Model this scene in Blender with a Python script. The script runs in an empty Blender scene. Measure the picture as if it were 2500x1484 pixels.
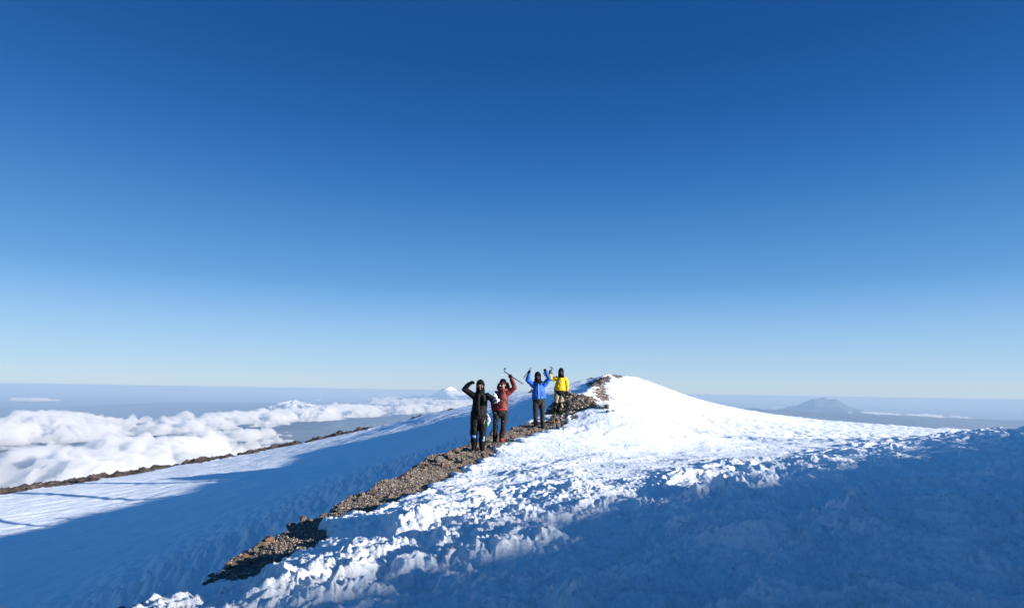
import bpy, bmesh, math, random
import numpy as np
from mathutils import Vector, Matrix

# ---------------------------------------------------------------- camera, sky, sun, exposure
C = bpy.context.scene.collection
FPX, CX, CY, HOR = 1500.0, 1250.0, 742.0, 955.0
PITCH = math.atan((HOR - CY) / FPX)
ROLL = math.radians(0.92)
_F = np.array([0.0, math.cos(PITCH), math.sin(PITCH)])
_U0 = np.array([0.0, -math.sin(PITCH), math.cos(PITCH)])
_R0 = np.array([1.0, 0.0, 0.0])
_R = math.cos(ROLL) * _R0 + math.sin(ROLL) * _U0
_U = -math.sin(ROLL) * _R0 + math.cos(ROLL) * _U0

cam_data = bpy.data.cameras.new('camera')
cam_data.sensor_width = 36.0
cam_data.lens = 36.0 * FPX / 2500.0
cam_data.clip_start = 0.1
cam_data.clip_end = 900000.0
cam = bpy.data.objects.new('camera', cam_data)
C.objects.link(cam)
cam.matrix_world = Matrix(((_R[0], _U[0], -_F[0], 0), (_R[1], _U[1], -_F[1], 0), (_R[2], _U[2], -_F[2], 0), (0, 0, 0, 1)))
bpy.context.scene.camera = cam

SUN_EL, SUN_AZ = math.radians(12.3), math.radians(113.0)      # azimuth clockwise from +Y
S = np.array([math.sin(SUN_AZ) * math.cos(SUN_EL), math.cos(SUN_AZ) * math.cos(SUN_EL), math.sin(SUN_EL)])
world = bpy.data.worlds.new('World')
bpy.context.scene.world = world
world.use_nodes = True
wn, wl = world.node_tree.nodes, world.node_tree.links
wn.clear()
sky = wn.new('ShaderNodeTexSky')
sky.sky_type = 'NISHITA'
sky.sun_disc = False
sky.sun_elevation = SUN_EL
sky.sun_rotation = SUN_AZ
sky.altitude = 4300.0
sky.air_density = 1.0
sky.dust_density = 0.3
sky.ozone_density = 2.0
# the sky's own colour: the physical sky mixed with the deep high-altitude blue, by height above the horizon
SKY = [(-0.30, (0.40, 0.50, 0.66)), (0.0, (0.52, 0.62, 0.73)), (0.036, (0.44, 0.63, 0.80)), (0.103, (0.26, 0.51, 0.82)), (0.168, (0.115, 0.34, 0.70)),
       (0.297, (0.028, 0.175, 0.52)), (0.415, (0.009, 0.105, 0.375)), (0.565, (0.002, 0.056, 0.245)), (0.72, (0.013, 0.115, 0.37)), (1.0, (0.065, 0.29, 0.68))]
tcw = wn.new('ShaderNodeTexCoord')
sep = wn.new('ShaderNodeSeparateXYZ')
wl.new(tcw.outputs['Generated'], sep.inputs[0])
mr = wn.new('ShaderNodeMapRange')
mr.inputs['From Min'].default_value, mr.inputs['From Max'].default_value = -0.3, 1.0
wl.new(sep.outputs['Z'], mr.inputs['Value'])
wr = wn.new('ShaderNodeValToRGB')
wr.color_ramp.interpolation = 'B_SPLINE'
while len(wr.color_ramp.elements) < len(SKY):
    wr.color_ramp.elements.new(0.5)
for e_, (z_, c_) in zip(wr.color_ramp.elements, SKY):
    e_.position = (z_ + 0.3) / 1.3
    e_.color = (*c_, 1)
wl.new(mr.outputs[0], wr.inputs['Fac'])
EXPO = 1.35
sc_n = wn.new('ShaderNodeVectorMath')
sc_n.operation = 'SCALE'
wl.new(wr.outputs[0], sc_n.inputs[0])
sc_n.inputs['Scale'].default_value = 1.0 / 0.12 / (2 ** EXPO)
mixw = wn.new('ShaderNodeMix')
mixw.data_type = 'RGBA'
mixw.inputs['Factor'].default_value = 0.95
wl.new(sky.outputs[0], mixw.inputs[6])
wl.new(sc_n.outputs[0], mixw.inputs[7])
bg = wn.new('ShaderNodeBackground')
bg.inputs['Strength'].default_value = 0.12
wo = wn.new('ShaderNodeOutputWorld')
wl.new(mixw.outputs[2], bg.inputs['Color'])
wl.new(bg.outputs[0], wo.inputs['Surface'])

sun_data = bpy.data.lights.new('sun', 'SUN')
sun_data.energy = 4.3
sun_data.angle = math.radians(0.5)
sun_data.color = (1.0, 0.93, 0.84)
sun = bpy.data.objects.new('sun', sun_data)
C.objects.link(sun)
sun.rotation_euler = Vector(S).to_track_quat('Z', 'Y').to_euler()

sc = bpy.context.scene
sc.view_settings.view_transform = 'Standard'
sc.view_settings.look = 'None'
sc.view_settings.gamma = 1.0
sc.view_settings.exposure = EXPO
sc.cycles.use_denoising = True
sc.cycles.max_bounces = 12
sc.cycles.diffuse_bounces = 5
sc.cycles.glossy_bounces = 2
sc.cycles.volume_bounces = 10
sc.cycles.transparent_max_bounces = 16


def ray(px, py):
    d = _F * FPX + _R * (px - CX) - _U * (py - CY)
    return d


def at(px, py, Y):
    """the world point seen at photo pixel (px, py) at distance Y along the view's ground direction"""
    d = ray(px, py)
    return d * (Y / d[1])


# ---------------------------------------------------------------- noise
_rng = np.random.RandomState(7)
_PERM = _rng.permutation(256).astype(np.int32)
_PERM = np.concatenate([_PERM, _PERM])
_GA = _rng.rand(256) * 2 * np.pi
_GX, _GY = np.cos(_GA).astype(np.float32), np.sin(_GA).astype(np.float32)
_WX, _WY = _rng.rand(256).astype(np.float32), _rng.rand(256).astype(np.float32)


def _hash(i, j, s):
    return _PERM[(_PERM[(i + s * 37) & 255] + (j & 255)) & 511]


def pn(x, y, s=0):
    xi, yi = np.floor(x), np.floor(y)
    fx, fy = (x - xi).astype(np.float32), (y - yi).astype(np.float32)
    i, j = xi.astype(np.int64), yi.astype(np.int64)
    u, v = fx * fx * fx * (fx * (fx * 6 - 15) + 10), fy * fy * fy * (fy * (fy * 6 - 15) + 10)

    def g(a, b, dx, dy):
        h = _hash(i + a, j + b, s)
        h = h & 255
        return _GX[h] * dx + _GY[h] * dy
    n00, n10 = g(0, 0, fx, fy), g(1, 0, fx - 1, fy)
    n01, n11 = g(0, 1, fx, fy - 1), g(1, 1, fx - 1, fy - 1)
    return 1.5 * ((n00 * (1 - u) + n10 * u) * (1 - v) + (n01 * (1 - u) + n11 * u) * v)


def fbm(x, y, octs=4, s=0, gain=0.5):
    a, t, f = 1.0, 0.0, 1.0
    for k in range(octs):
        t = t + a * pn(x * f + 13.7 * k, y * f - 7.3 * k, s + k)
        a *= gain
        f *= 2.03
    return t


def worley(x, y, s=0):
    xi, yi = np.floor(x).astype(np.int64), np.floor(y).astype(np.int64)
    f1 = np.full(x.shape, 9.0, np.float32)
    f2 = np.full(x.shape, 9.0, np.float32)
    for a in (-1, 0, 1):
        for b in (-1, 0, 1):
            h = _hash(xi + a, yi + b, s) & 255
            h2 = (h + 91) & 255
            d = np.hypot(xi + a + _WX[h] - x, yi + b + _WY[h2] - y).astype(np.float32)
            f2 = np.minimum(f2, np.maximum(f1, d))
            f1 = np.minimum(f1, d)
    return f1, f2


def sstep(a, b, x):
    t = np.clip((x - a) / (b - a), 0, 1)
    return t * t * (3 - 2 * t)


class TPS:
    def __init__(self, pts, lam=1e-3):
        P = np.array(pts, float)
        self.c = P[:, :2]
        n = len(P)
        K = self._k(self.c, self.c) + lam * np.eye(n)
        A = np.zeros((n + 3, n + 3))
        A[:n, :n] = K
        A[:n, n] = 1
        A[:n, n + 1:] = self.c
        A[n, :n] = 1
        A[n + 1:, :n] = self.c.T
        self.w = np.linalg.solve(A, np.concatenate([P[:, 2], [0, 0, 0]]))

    @staticmethod
    def _k(a, b):
        d2 = ((a[:, None, :] - b[None, :, :]) ** 2).sum(-1)
        return 0.5 * d2 * np.log(d2 + 1e-9)

    def __call__(self, x, y):
        out = self.w[-3] + self.w[-2] * x + self.w[-1] * y
        for k, (cx, cy) in enumerate(self.c):
            d2 = (x - cx) ** 2 + (y - cy) ** 2
            out = out + self.w[k] * 0.5 * d2 * np.log(d2 + 1e-9)
        return out

# ---------------------------------------------------------------- helpers for objects and materials
def link(o):
    C.objects.link(o)
    return o


def tag(o, label=None, cat=None, group=None, kind=None):
    if label:
        o['label'] = label
    if cat:
        o['category'] = cat
    if group:
        o['group'] = group
    if kind:
        o['kind'] = kind
    return o


def mesh_np(name, V, Fc, mat=None, smooth=True, parent=None):
    """V (n,3), Fc (m,k) with k 3 or 4"""
    me = bpy.data.meshes.new(name)
    n, (m, k) = len(V), Fc.shape
    me.vertices.add(n)
    me.vertices.foreach_set('co', np.ascontiguousarray(V, np.float32).ravel())
    me.loops.add(m * k)
    me.loops.foreach_set('vertex_index', np.ascontiguousarray(Fc, np.int32).ravel())
    me.polygons.add(m)
    me.polygons.foreach_set('loop_start', np.arange(0, m * k, k, dtype=np.int32))
    me.polygons.foreach_set('loop_total', np.full(m, k, np.int32))
    me.polygons.foreach_set('use_smooth', np.full(m, smooth, bool))
    me.update(calc_edges=True)
    if mat:
        me.materials.append(mat)
    o = link(bpy.data.objects.new(name, me))
    if parent:
        o.parent = parent
    return o


def new_mat(name):
    m = bpy.data.materials.new(name)
    m.use_nodes = True
    nt = m.node_tree
    b = nt.nodes['Principled BSDF']
    return m, nt, b


def noise_node(nt, scale, detail=4, rough=0.55, vec=None, kind='Object'):
    n = nt.nodes.new('ShaderNodeTexNoise')
    n.inputs['Scale'].default_value = scale
    n.inputs['Detail'].default_value = detail
    n.inputs['Roughness'].default_value = rough
    tc = nt.nodes.new('ShaderNodeTexCoord')
    nt.links.new(tc.outputs[kind], n.inputs['Vector'])
    return n


def ramp(nt, fac, stops):
    r = nt.nodes.new('ShaderNodeValToRGB')
    el = r.color_ramp.elements
    while len(el) < len(stops):
        el.new(0.5)
    for e, (p, c) in zip(el, stops):
        e.position = p
        e.color = (*c, 1)
    nt.links.new(fac, r.inputs['Fac'])
    return r


def bump(nt, b, height, strength, dist):
    bp = nt.nodes.new('ShaderNodeBump')
    bp.inputs['Strength'].default_value = strength
    bp.inputs['Distance'].default_value = dist
    nt.links.new(height, bp.inputs['Height'])
    nt.links.new(bp.outputs[0], b.inputs['Normal'])
    return bp


def mat_snow():
    m, nt, b = new_mat('snow')
    n = noise_node(nt, 1.3, 5, 0.6)
    r = ramp(nt, n.outputs['Fac'], [(0.3, (0.80, 0.87, 0.93)), (0.7, (0.90, 0.93, 0.96))])
    nt.links.new(r.outputs[0], b.inputs['Base Color'])
    b.inputs['Roughness'].default_value = 0.75
    b.inputs['Specular IOR Level'].default_value = 0.25
    n2 = noise_node(nt, 17, 7, 0.75)
    bump(nt, b, n2.outputs['Fac'], 1.0, 0.04)
    return m


def mat_rock(name, dark, mid, light, scale=9.0, bs=0.6, bd=0.03):
    m, nt, b = new_mat(name)
    n = noise_node(nt, scale, 6, 0.65)
    r = ramp(nt, n.outputs['Fac'], [(0.32, dark), (0.5, mid), (0.68, light)])
    nt.links.new(r.outputs[0], b.inputs['Base Color'])
    b.inputs['Roughness'].default_value = 0.9
    b.inputs['Specular IOR Level'].default_value = 0.2
    n2 = noise_node(nt, scale * 4, 5, 0.7)
    bump(nt, b, n2.outputs['Fac'], bs, bd)
    return m


M_SNOW = mat_snow()
M_PATH = mat_rock('path_grit', (0.043, 0.036, 0.032), (0.104, 0.087, 0.074), (0.190, 0.161, 0.134), 22)
M_RIM = mat_rock('rim_rock', (0.027, 0.021, 0.021), (0.074, 0.059, 0.052), (0.165, 0.134, 0.122), 3.0, 0.7, 0.1)
M_ROCKS = [mat_rock('boulder_brown', (0.078, 0.056, 0.043), (0.139, 0.104, 0.083), (0.225, 0.178, 0.143), 11),
           mat_rock('boulder_red', (0.087, 0.043, 0.031), (0.174, 0.099, 0.070), (0.260, 0.165, 0.122), 11),
           mat_rock('boulder_grey', (0.052, 0.048, 0.048), (0.113, 0.104, 0.099), (0.209, 0.190, 0.178), 11)]


# ---------------------------------------------------------------- the summit terrain as height functions
def P(px, py, Y):
    p = at(px, py, Y)
    return (p[0], p[1], p[2])


CREST = [P(400, 1462, 5.0), P(560, 1395, 5.7), P(640, 1330, 6.6), P(780, 1262, 8.0), P(920, 1190, 10.0), P(1060, 1112, 13.5),
         P(1120, 1098, 15.0), P(1200, 1066, 17.5), P(1255, 1049, 19.5), P(1290, 1036, 21.0), P(1345, 1012, 23.5), P(1400, 985, 28.0),
         P(1447, 962, 34.0), P(1478, 945, 43.0), P(1494, 928, 52.0), P(1505, 915, 61.0)]
_cx = [(-6.0, -20.0), (-4.2, -5.0), (-3.4, 1.0), (-3.05, 4.0)] + [(p[0], p[1]) for p in CREST] + [(12.0, 75.0), (15.0, 120.0)]


def xcrest(y):
    return np.interp(y, [p[1] for p in _cx], [p[0] for p in _cx])


def PL(px, py, Y):
    return P(px, py, Y * float(np.interp(px, [640, 1300], [1.22, 1.0])))


LEFT_EDGE = [PL(-260, 1250, 22), PL(0, 1203, 25), PL(200, 1175, 28), PL(440, 1135, 32), PL(640, 1100, 35), PL(900, 1045, 40), PL(1150, 990, 45),
             PL(1300, 957, 50), PL(1440, 926, 56), PL(1505, 915, 61)]
RIGHT_EDGE = [P(1550, 923, 63), P(1600, 941, 65), P(1650, 960, 72), P(1700, 977, 84), P(1760, 991, 90), P(1850, 1007, 95), P(2000, 1026, 95),
              P(2200, 1040, 95), P(2350, 1048, 95), P(2600, 1058, 95)]
COMMON = [p for p in CREST if p[1] > 27 and p[1] < 40] + [CREST[-1]]
L_CTRL = LEFT_EDGE + COMMON + [PL(0, 1400, 14), PL(0, 1300, 19), PL(0, 1484, 12), PL(300, 1300, 17), PL(300, 1484, 10.3), PL(600, 1300, 14.5),
          PL(600, 1200, 20), PL(600, 1130, 29), PL(900, 1130, 24), PL(900, 1080, 32), PL(900, 1180, 18), PL(1100, 1060, 28), PL(1100, 1020, 37),
          PL(1250, 1020, 28), PL(1250, 985, 40), (-4.2, 5, -3.4), (-3.8, 8, -3.05), (-3.0, 11, -2.7), (-2.0, 15, -2.15), (-0.6, 20, -1.6),
          (0.8, 23.5, -1.2), P(1440, 946, 46), P(1462, 937, 50), P(1480, 922, 58), (-13, 2, -5.2), (-27, 13, -6.0), (-5, -5, -3.4), (-27, -5, -6.0)]
R_CTRL = [p for p in CREST] + RIGHT_EDGE + [P(660, 1395, 5.7), P(810, 1290, 7.2), P(960, 1240, 8.4), P(1100, 1152, 12.3), P(1200, 1115, 14.5),
          P(1290, 1065, 18), P(1380, 1035, 20.5), P(1490, 1005, 23.5), P(1250, 1484, 4.6), P(1250, 1350, 6.3), P(1250, 1240, 8.8),
          P(1600, 1484, 4.6), P(1600, 1350, 6.5), P(1600, 1190, 11.3), P(1500, 1100, 18), P(1500, 1050, 24), P(1700, 1100, 19),
          P(1700, 1050, 35), P(1600, 1000, 40), P(1600, 960, 52), P(1520, 960, 40), P(1700, 1010, 60), P(1900, 1150, 13.5), P(1800, 1120, 18),
          P(1900, 1080, 25), P(1900, 1040, 50), P(2100, 1062, 45), P(2100, 1102, 20), P(2300, 1078, 22), P(2500, 1064, 22),
          P(2500, 1130, 13), P(2500, 1250, 8.3), P(2500, 1484, 4.4), P(2100, 1250, 9), P(2100, 1150, 13), P(1157, 1099, 15), P(1178, 1099, 14.9), P(1211, 1080, 16.5), P(1224, 1079, 16.4), P(1307, 1041, 19.9), P(1325, 1045, 19.8), (22, 33, -2.7), (25, 40, -3.0),
          (45, 60, -4.6), (8, 0, -1.4), (0, 0, -1.65), (-2, 0, -1.75), (0, -6, -1.5), (16, 6, -0.7), (20, -5, 0.0), (24, 17, -1.2), (40, 30, -3)]
_L, _Rt = TPS(L_CTRL), TPS(R_CTRL)

# plateau outline: outside it the mountain falls away
_poly = [(-30.0, -30.0), (-31.0, -5.0), (-30.0, 12.0)] + [(p[0], p[1]) for p in LEFT_EDGE] + [(p[0], p[1]) for p in RIGHT_EDGE] + \
        [(120.0, 90.0), (140.0, 20.0), (110.0, -60.0), (20.0, -80.0), (-15.0, -60.0)]
_poly = np.array(_poly)


def poly_sd(x, y, poly):
    """signed distance to a closed polygon, positive outside"""
    d = np.full(x.shape, 1e9)
    inside = np.zeros(x.shape, bool)
    n = len(poly)
    for k in range(n):
        ax, ay = poly[k]
        bx, by = poly[(k + 1) % n]
        ex, ey = bx - ax, by - ay
        t = np.clip(((x - ax) * ex + (y - ay) * ey) / (ex * ex + ey * ey), 0, 1)
        d = np.minimum(d, np.hypot(x - ax - t * ex, y - ay - t * ey))
        if ay != by:
            c = ((ay > y) != (by > y)) & (x < (bx - ax) * (y - ay) / (by - ay) + ax)
            inside ^= c
    return np.where(inside, -d, d)


# the hill behind the camera that throws the long shadow: its crest is found by tracing the shadow's edge back towards the sun
SHADOW_PX = [(560, 1640), (700, 1560), (850, 1475), (1000, 1405), (1150, 1360), (1270, 1315), (1340, 1278), (1530, 1235), (1700, 1202), (1850, 1165),
             (2000, 1142), (2150, 1116), (2275, 1082), (2400, 1062)]
T_C = 42.0
_ce = []


def caster(x, y):
    z = np.full(x.shape, -1e5)
    for a, b in zip(_ce[:-1], _ce[1:]):
        ex, ey = b[0] - a[0], b[1] - a[1]
        t = np.clip(((x - a[0]) * ex + (y - a[1]) * ey) / (ex * ex + ey * ey), 0, 1)
        d = np.hypot(x - a[0] - t * ex, y - a[1] - t * ey)
        z = np.maximum(z, a[2] + t * (b[2] - a[2]) - 0.55 * d)
    return z


def base0(x, y):
    x = np.asarray(x, float)
    y = np.asarray(y, float)
    r = np.hypot(x, y)
    k = np.minimum(1.0, 160.0 / np.maximum(r, 1.0))
    xx, yy = x * k, y * k
    xc = xcrest(yy)
    wob = 0.16 * pn(yy * 0.9, yy * 0 + 3.3, 5) * sstep(30, 20, yy)
    t = sstep(0.0, 1.0, (xc + wob - xx) / (0.55 + np.clip(yy - 28, 0, 20) * 0.06))
    z = _Rt(xx, yy) * (1 - t) + _L(xx, yy) * t
    d = poly_sd(x, y, _poly)
    dd = np.maximum(d, 0)
    w = sstep(40, 4, d)
    z = z * w + (-4.0) * (1 - w)
    z = z - 0.62 * np.maximum(0, dd - 0.0) + 0.0
    # rubble mound behind the fourth climber
    mx, my = at(1388, 965, 24.0)[:2]
    ux, uy = x - mx, y - my
    ux = np.where(ux < 0, ux / 1.0, ux / 1.6)
    dm = np.hypot(ux, uy / 1.5)
    z = z + 0.86 * np.maximum(0, 1 - dm) ** 0.8 * (1 + 0.12 * pn(x * 2.3, y * 2.3, 9)) * (dm < 1)
    return z


def base(x, y):
    return np.maximum(base0(x, y), caster(np.asarray(x, float), np.asarray(y, float)))


def hit0(px, py, lift=0.08):
    d = ray(px, py)
    ys = np.exp(np.linspace(math.log(2.0), math.log(90), 3000))
    xs, zs = ys * d[0] / d[1], ys * d[2] / d[1]
    b_ = base0(xs, ys) + lift
    k = np.argmax(zs < b_)
    return xs[k], ys[k], b_[k]


for q_ in SHADOW_PX:
    hx, hy, hz = hit0(*q_)
    _ce.append((hx + S[0] / math.cos(SUN_EL) * T_C, hy + S[1] / math.cos(SUN_EL) * T_C, hz + T_C * math.tan(SUN_EL)))
_ce.insert(0, (_ce[0][0] - 12, _ce[0][1] - 14, _ce[0][2]))
_ce.append((_ce[-1][0] + 8, _ce[-1][1] + 3, _ce[-1][2] - 4))


def hit(px, py, y0=3.0, y1=100.0):
    d = ray(px, py)
    ys = np.exp(np.linspace(math.log(y0), math.log(y1), 4000))
    xs, zs = ys * d[0] / d[1], ys * d[2] / d[1]
    b = base(xs, ys)
    k = np.argmax(zs < b)
    if not (zs < b).any():
        return None
    return np.array([xs[k], ys[k], b[k]])


def pix_poly(pts):
    out = []
    for p in pts:
        h = hit(*p)
        if h is not None:
            out.append((h[0], h[1]))
    return np.array(out)


BAND_R = [(-4.6, -5), (-2.78, 4.0), (-2.55, 4.9), (-2.35, 5.4)] + [tuple(P(px, py, Y)[:2]) for px, py, Y in
          ((660, 1400, 5.8), (720, 1350, 6.4), (810, 1292, 7.4), (960, 1240, 8.7), (1040, 1190, 10.5), (1110, 1150, 12.3), (1200, 1112, 15),
           (1250, 1085, 17.0), (1300, 1072, 18.5), (1345, 1056, 19.8), (1385, 1040, 20.9), (1390, 1022, 22.0), (1480, 1008, 23.0))]


def band_right(y):
    return np.interp(y, [p[1] for p in BAND_R], [p[0] for p in BAND_R])


# rock patches (world outlines found where the sight lines meet the slope)
PATCH = [pix_poly([(1446, 948), (1462, 946), (1482, 950), (1484, 962), (1492, 975), (1478, 984), (1466, 976), (1450, 968)]),
         pix_poly([(1432, 936), (1450, 922), (1470, 917), (1484, 918), (1496, 924), (1490, 932), (1478, 938), (1468, 948), (1440, 949)]),
         np.array([at(1486, 917, 60)[:2], at(1496, 913, 63)[:2], at(1525, 915, 63)[:2], at(1512, 920, 57)[:2], at(1500, 921, 56)[:2]])]
MOUND = np.array([at(1322, 1015, 22.6)[:2], at(1328, 990, 25.2)[:2], at(1385, 975, 27)[:2], at(1420, 985, 26.5)[:2], at(1455, 995, 25.5)[:2],
                  at(1478, 1004, 23.6)[:2], at(1450, 1010, 22.4)[:2], at(1380, 1026, 21.4)[:2]])


def snowness(x, y):
    """metres from bare ground into snow (negative on bare rock)"""
    xc, xb = xcrest(y), band_right(y)
    n = 0.27 * fbm(x * 1.7, y * 1.7, 5, 21, 0.62)
    s = np.maximum(x - xb - 0.12, (xc - 0.42) - x) + n
    drift = fbm(x * 1.9 + 5, y * 1.9, 4, 27, 0.6)
    s = np.where(y > 23.0, 1.0 + n, s)
    s = np.where(y > 21.0, np.maximum(s, (y - 21.0) * 0.25 + n), s)
    for k, q in enumerate(PATCH):
        s = np.minimum(s, poly_sd(x, y, q) * (1.0, 1.0, 0.8)[k] + n * 1.2 + 0.12)
    s = np.minimum(s, poly_sd(x, y, MOUND) + n * 1.2)
    # far-left rim rock: a broken band right at the lip, with snow tongues
    d = poly_sd(x, y, _poly[:14])
    return s, n


def build_terrain():
    half = math.radians(47)
    th = np.concatenate([np.linspace(-math.pi, -half, 70)[:-1], np.linspace(-half, half, NCOL), np.linspace(half, math.pi, 70)[1:]])
    r = np.concatenate([[0.05], np.exp(np.linspace(math.log(0.4), math.log(2.7), 50))[:-1],
                        np.exp(np.linspace(math.log(2.7), math.log(110), NROW)), np.exp(np.linspace(math.log(111), math.log(9000), 110))])
    T, Rr = np.meshgrid(th, r)
    X, Y = Rr * np.sin(T), Rr * np.cos(T)
    X, Y = X.ravel(), Y.ravel()
    R1 = Rr.ravel()
    B = base(X, Y)
    s, n = snowness(X, Y)
    sd = poly_sd(X, Y, _poly)
    xc = xcrest(Y)
    left = sstep(0.2, 0.9, xc - X) * (Y < 60)
    # rim rock at the lip of the left slope
    lw = ((X < xc - 1) & (Y > 15)) * 1.0
    along = X * 0.71 + Y * 0.71
    vis = np.interp(X, [-36, -22.2, -21.0, -19.0, -18.3, -17.3, -13.4, -12.6, -11.6, -10.7, -9.0], [1.5, 1.45, 1.1, 0.7, 0.65, 0.85, 0.75, 0.3, 0.65, 0.35, -0.2])
    rimw = vis * 1.1 - 0.35 + 0.8 * pn(along * 0.42, Y * 0 + 1.7, 31) + 1.15 * fbm(X * 0.8, Y * 0.8, 4, 33, 0.6)
    rim = (rimw + 0.25) - np.abs(sd + 0.35 - 0.5 * rimw)
    rimr = sstep(-0.3, 1.0, rim) * lw
    s = np.where(lw > 0, np.minimum(s, -rim * 0.8 + 0.15), s)
    # ---- roughness of the snow
    right = 1 - left
    hill = np.exp(-(((X - 10.5) / 9.0) ** 2 + ((Y - 58) / 16.0) ** 2))
    amp = right * (1 - 0.5 * hill) * sstep(60, 2, np.abs(R1 - 8) * 0.6)
    amp = np.maximum(amp, 0.45 * right)
    amp = amp * (1 - 0.42 * sstep(9, 16, R1) * sstep(80, 20, R1))
    dsh = 0.73 * X - 0.68 * Y + 5.56
    amp = amp * (1 - 0.22 * sstep(10, 6.5, R1) * sstep(1.5, -1.0, dsh))
    amp = amp * (0.55 + 0.85 * sstep(-1.5, 1.5, dsh))
    shade = sstep(-1.5, 1.5, dsh) * right
    dcr = xc - X
    trough = left * np.exp(-((dcr - 4.0) / 3.4) ** 2) * sstep(30, 17, Y) * np.maximum(sstep(12, 9, Y), sstep(0.8, 3.2, dcr)) + left * 0.05 * np.exp(-((xc - X) / 9.0) ** 2)
    wx, wy = X + 0.22 * fbm(X * 1.1, Y * 1.1, 3, 41), Y + 0.22 * fbm(X * 1.1, Y * 1.1, 3, 47)
    big = fbm(wx * 0.75, wy * 0.95, 3, 51, 0.5)
    ua, va = (wx * 0.85 - wy * 0.53), (wx * 0.53 + wy * 0.85)
    f1, f2 = worley(ua * 3.1, va * 2.1, 3)
    clump = 1 - np.minimum(f1, 1.0) ** 2.0
    rid = 1 - np.abs(pn(wx * 4.3, wy * 5.2, 61)) * 1.7
    f1b, f2b = worley(ua * 8.5 + 0.3 * rid, va * 6.5, 8)
    f1b = np.minimum(f1b, 1) ** 1.8
    fine = fbm(X * 15, Y * 15, 3, 71, 0.6)
    mask = sstep(-0.35, 0.55, fbm(X * 0.5, Y * 0.6, 3, 81))
    rough = (0.065 + 0.03 * shade) * big + (0.035 + 0.098 * mask + 0.05 * shade) * clump * (0.45 + 0.55 * sstep(-.4, .5, pn(wx * 1.3, wy * 1.4, 63))) + \
        0.024 * np.maximum(rid, 0) ** 1.5 * (0.4 + mask) + 0.030 * (1 - f1b) * (0.3 + mask) + 0.016 * fine + shade * 0.02 * (1 - np.abs(pn(wx * 7.0, wy * 7.5, 64)) * 1.8).clip(0, 1) ** 2
    peni = 0.48 * (1 - np.minimum(worley(X * 2.6, Y * 1.9, 12)[0], 1)) ** 1.3 + 0.06 * fbm(X * 5, Y * 4, 4, 14, 0.6) + 0.12 * fbm(X * .8, Y * .8, 2, 15)
    sastr = 0.03 * fbm(X * 0.55 + Y * 0.35, Y * 2.2 - X * 1.2, 4, 91, 0.55) + 0.10 * pn(X * 0.16, Y * 0.16, 95)
    H = rough * amp + peni * trough + sastr * left + (0.03 * fbm(X * 0.35, Y * 0.35, 3, 96) + 0.055 * sstep(18, 32, R1) * fbm(X * 1.15, Y * 0.8, 4, 97, 0.6)) * right
    Tmax = 0.10 * (1 - left) + 0.10
    H = H * np.where(left > 0.5, sstep(-0.1, 0.5, s), 0.12 + (0.28 + 0.6 * sstep(-0.05, 0.45, s)) * np.where(s < 0.4, sstep(4.3, 5.4, Y), 1.0))
    slope = np.where(s < 0.05, 0.9, 0.14)
    snow = B + np.clip(np.where(s < 0.08, s * 1.1, 0.088 + (s - 0.08) * 0.05), -0.12, Tmax) + H - 0.045
    rockn = (0.028 + 0.03 * sstep(19, 23, Y)) * fbm(X * 3.1, Y * 3.1, 5, 101, 0.6) + 0.012 * fbm(X * 22, Y * 22, 2, 103)
    rk = B + rockn - 0.35 * np.clip(s - 0.15, 0, 1)
    rk = rk + rimr * (0.17 + 0.10 * np.maximum(fbm(X * 0.9, Y * 0.9, 4, 111, 0.55), -0.3) + 0.10 * pn(X * 2.6, Y * 2.6, 112) + 0.05 * (1 - worley(X * 1.8, Y * 1.8, 6)[0]))
    snow = snow + rimr * (0.14 + 0.18 * fbm(X * 0.5, Y * 0.5, 2, 117))
    far = R1 > 150
    mtn = np.minimum(R1 - 150, 2500) * 0.05 * fbm(X / 700, Y / 700, 5, 121) * far
    snow, rk = snow + mtn, rk + mtn - far * 5
    floor = -3010.0
    snow, rk = np.maximum(snow, floor), np.maximum(rk, floor - 3)
    # push clumps sideways a little so their edges stand up sharp
    ch = 0.03 * amp * right
    Xs = X + ch * pn(X * 4.0, Y * 4.0, 131)
    Ys = Y + ch * pn(X * 4.0, Y * 4.0, 133)
    nr, nc = Rr.shape
    idx = np.arange(nr * nc).reshape(nr, nc)
    q = np.stack([idx[:-1, :-1], idx[:-1, 1:], idx[1:, 1:], idx[1:, :-1]], -1).reshape(-1, 4)

    def sheet(name, Z, keep, mat, xs, ys):
        f = q[keep[q].any(1)]
        used = np.zeros(len(Z), bool)
        used[f] = True
        remap = np.cumsum(used) - 1
        return mesh_np(name, np.stack([xs[used], ys[used], Z[used]], 1), remap[f][:, ::-1], mat)
    so = sheet('snow_ground', snow, snow > rk - 0.06, M_SNOW, Xs, Ys)
    tag(so, kind='structure')
    isrim = lw > 0
    near = (~isrim) & (R1 < 110)
    ro = sheet('rocky_path', rk, near & (rk > snow - 0.06), M_PATH, X, Y)
    tag(ro, kind='structure')
    rr = sheet('rim_terrain', rk, isrim & (R1 < 110) & (rk > snow - 0.08), M_RIM, X, Y)
    tag(rr, kind='structure')
    return X, Y, snow, rk, s, Rr.shape, th, r


NCOL, NROW = 1150, 1080
GX_, GY_, G_SNOW, G_ROCK, G_S, G_SHAPE, G_TH, G_R = build_terrain()


# ---------------------------------------------------------------- the land far below, hills, volcanoes, clouds
def mat_land():
    m, nt, b = new_mat('land')
    n = noise_node(nt, 0.00009, 8, 0.6)
    r = ramp(nt, n.outputs['Fac'], [(0.35, (0.008, 0.018, 0.018)), (0.5, (0.016, 0.030, 0.026)), (0.66, (0.045, 0.05, 0.035))])
    nt.links.new(r.outputs[0], b.inputs['Base Color'])
    b.inputs['Roughness'].default_value = 1.0
    return m


M_LAND = mat_land()


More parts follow.
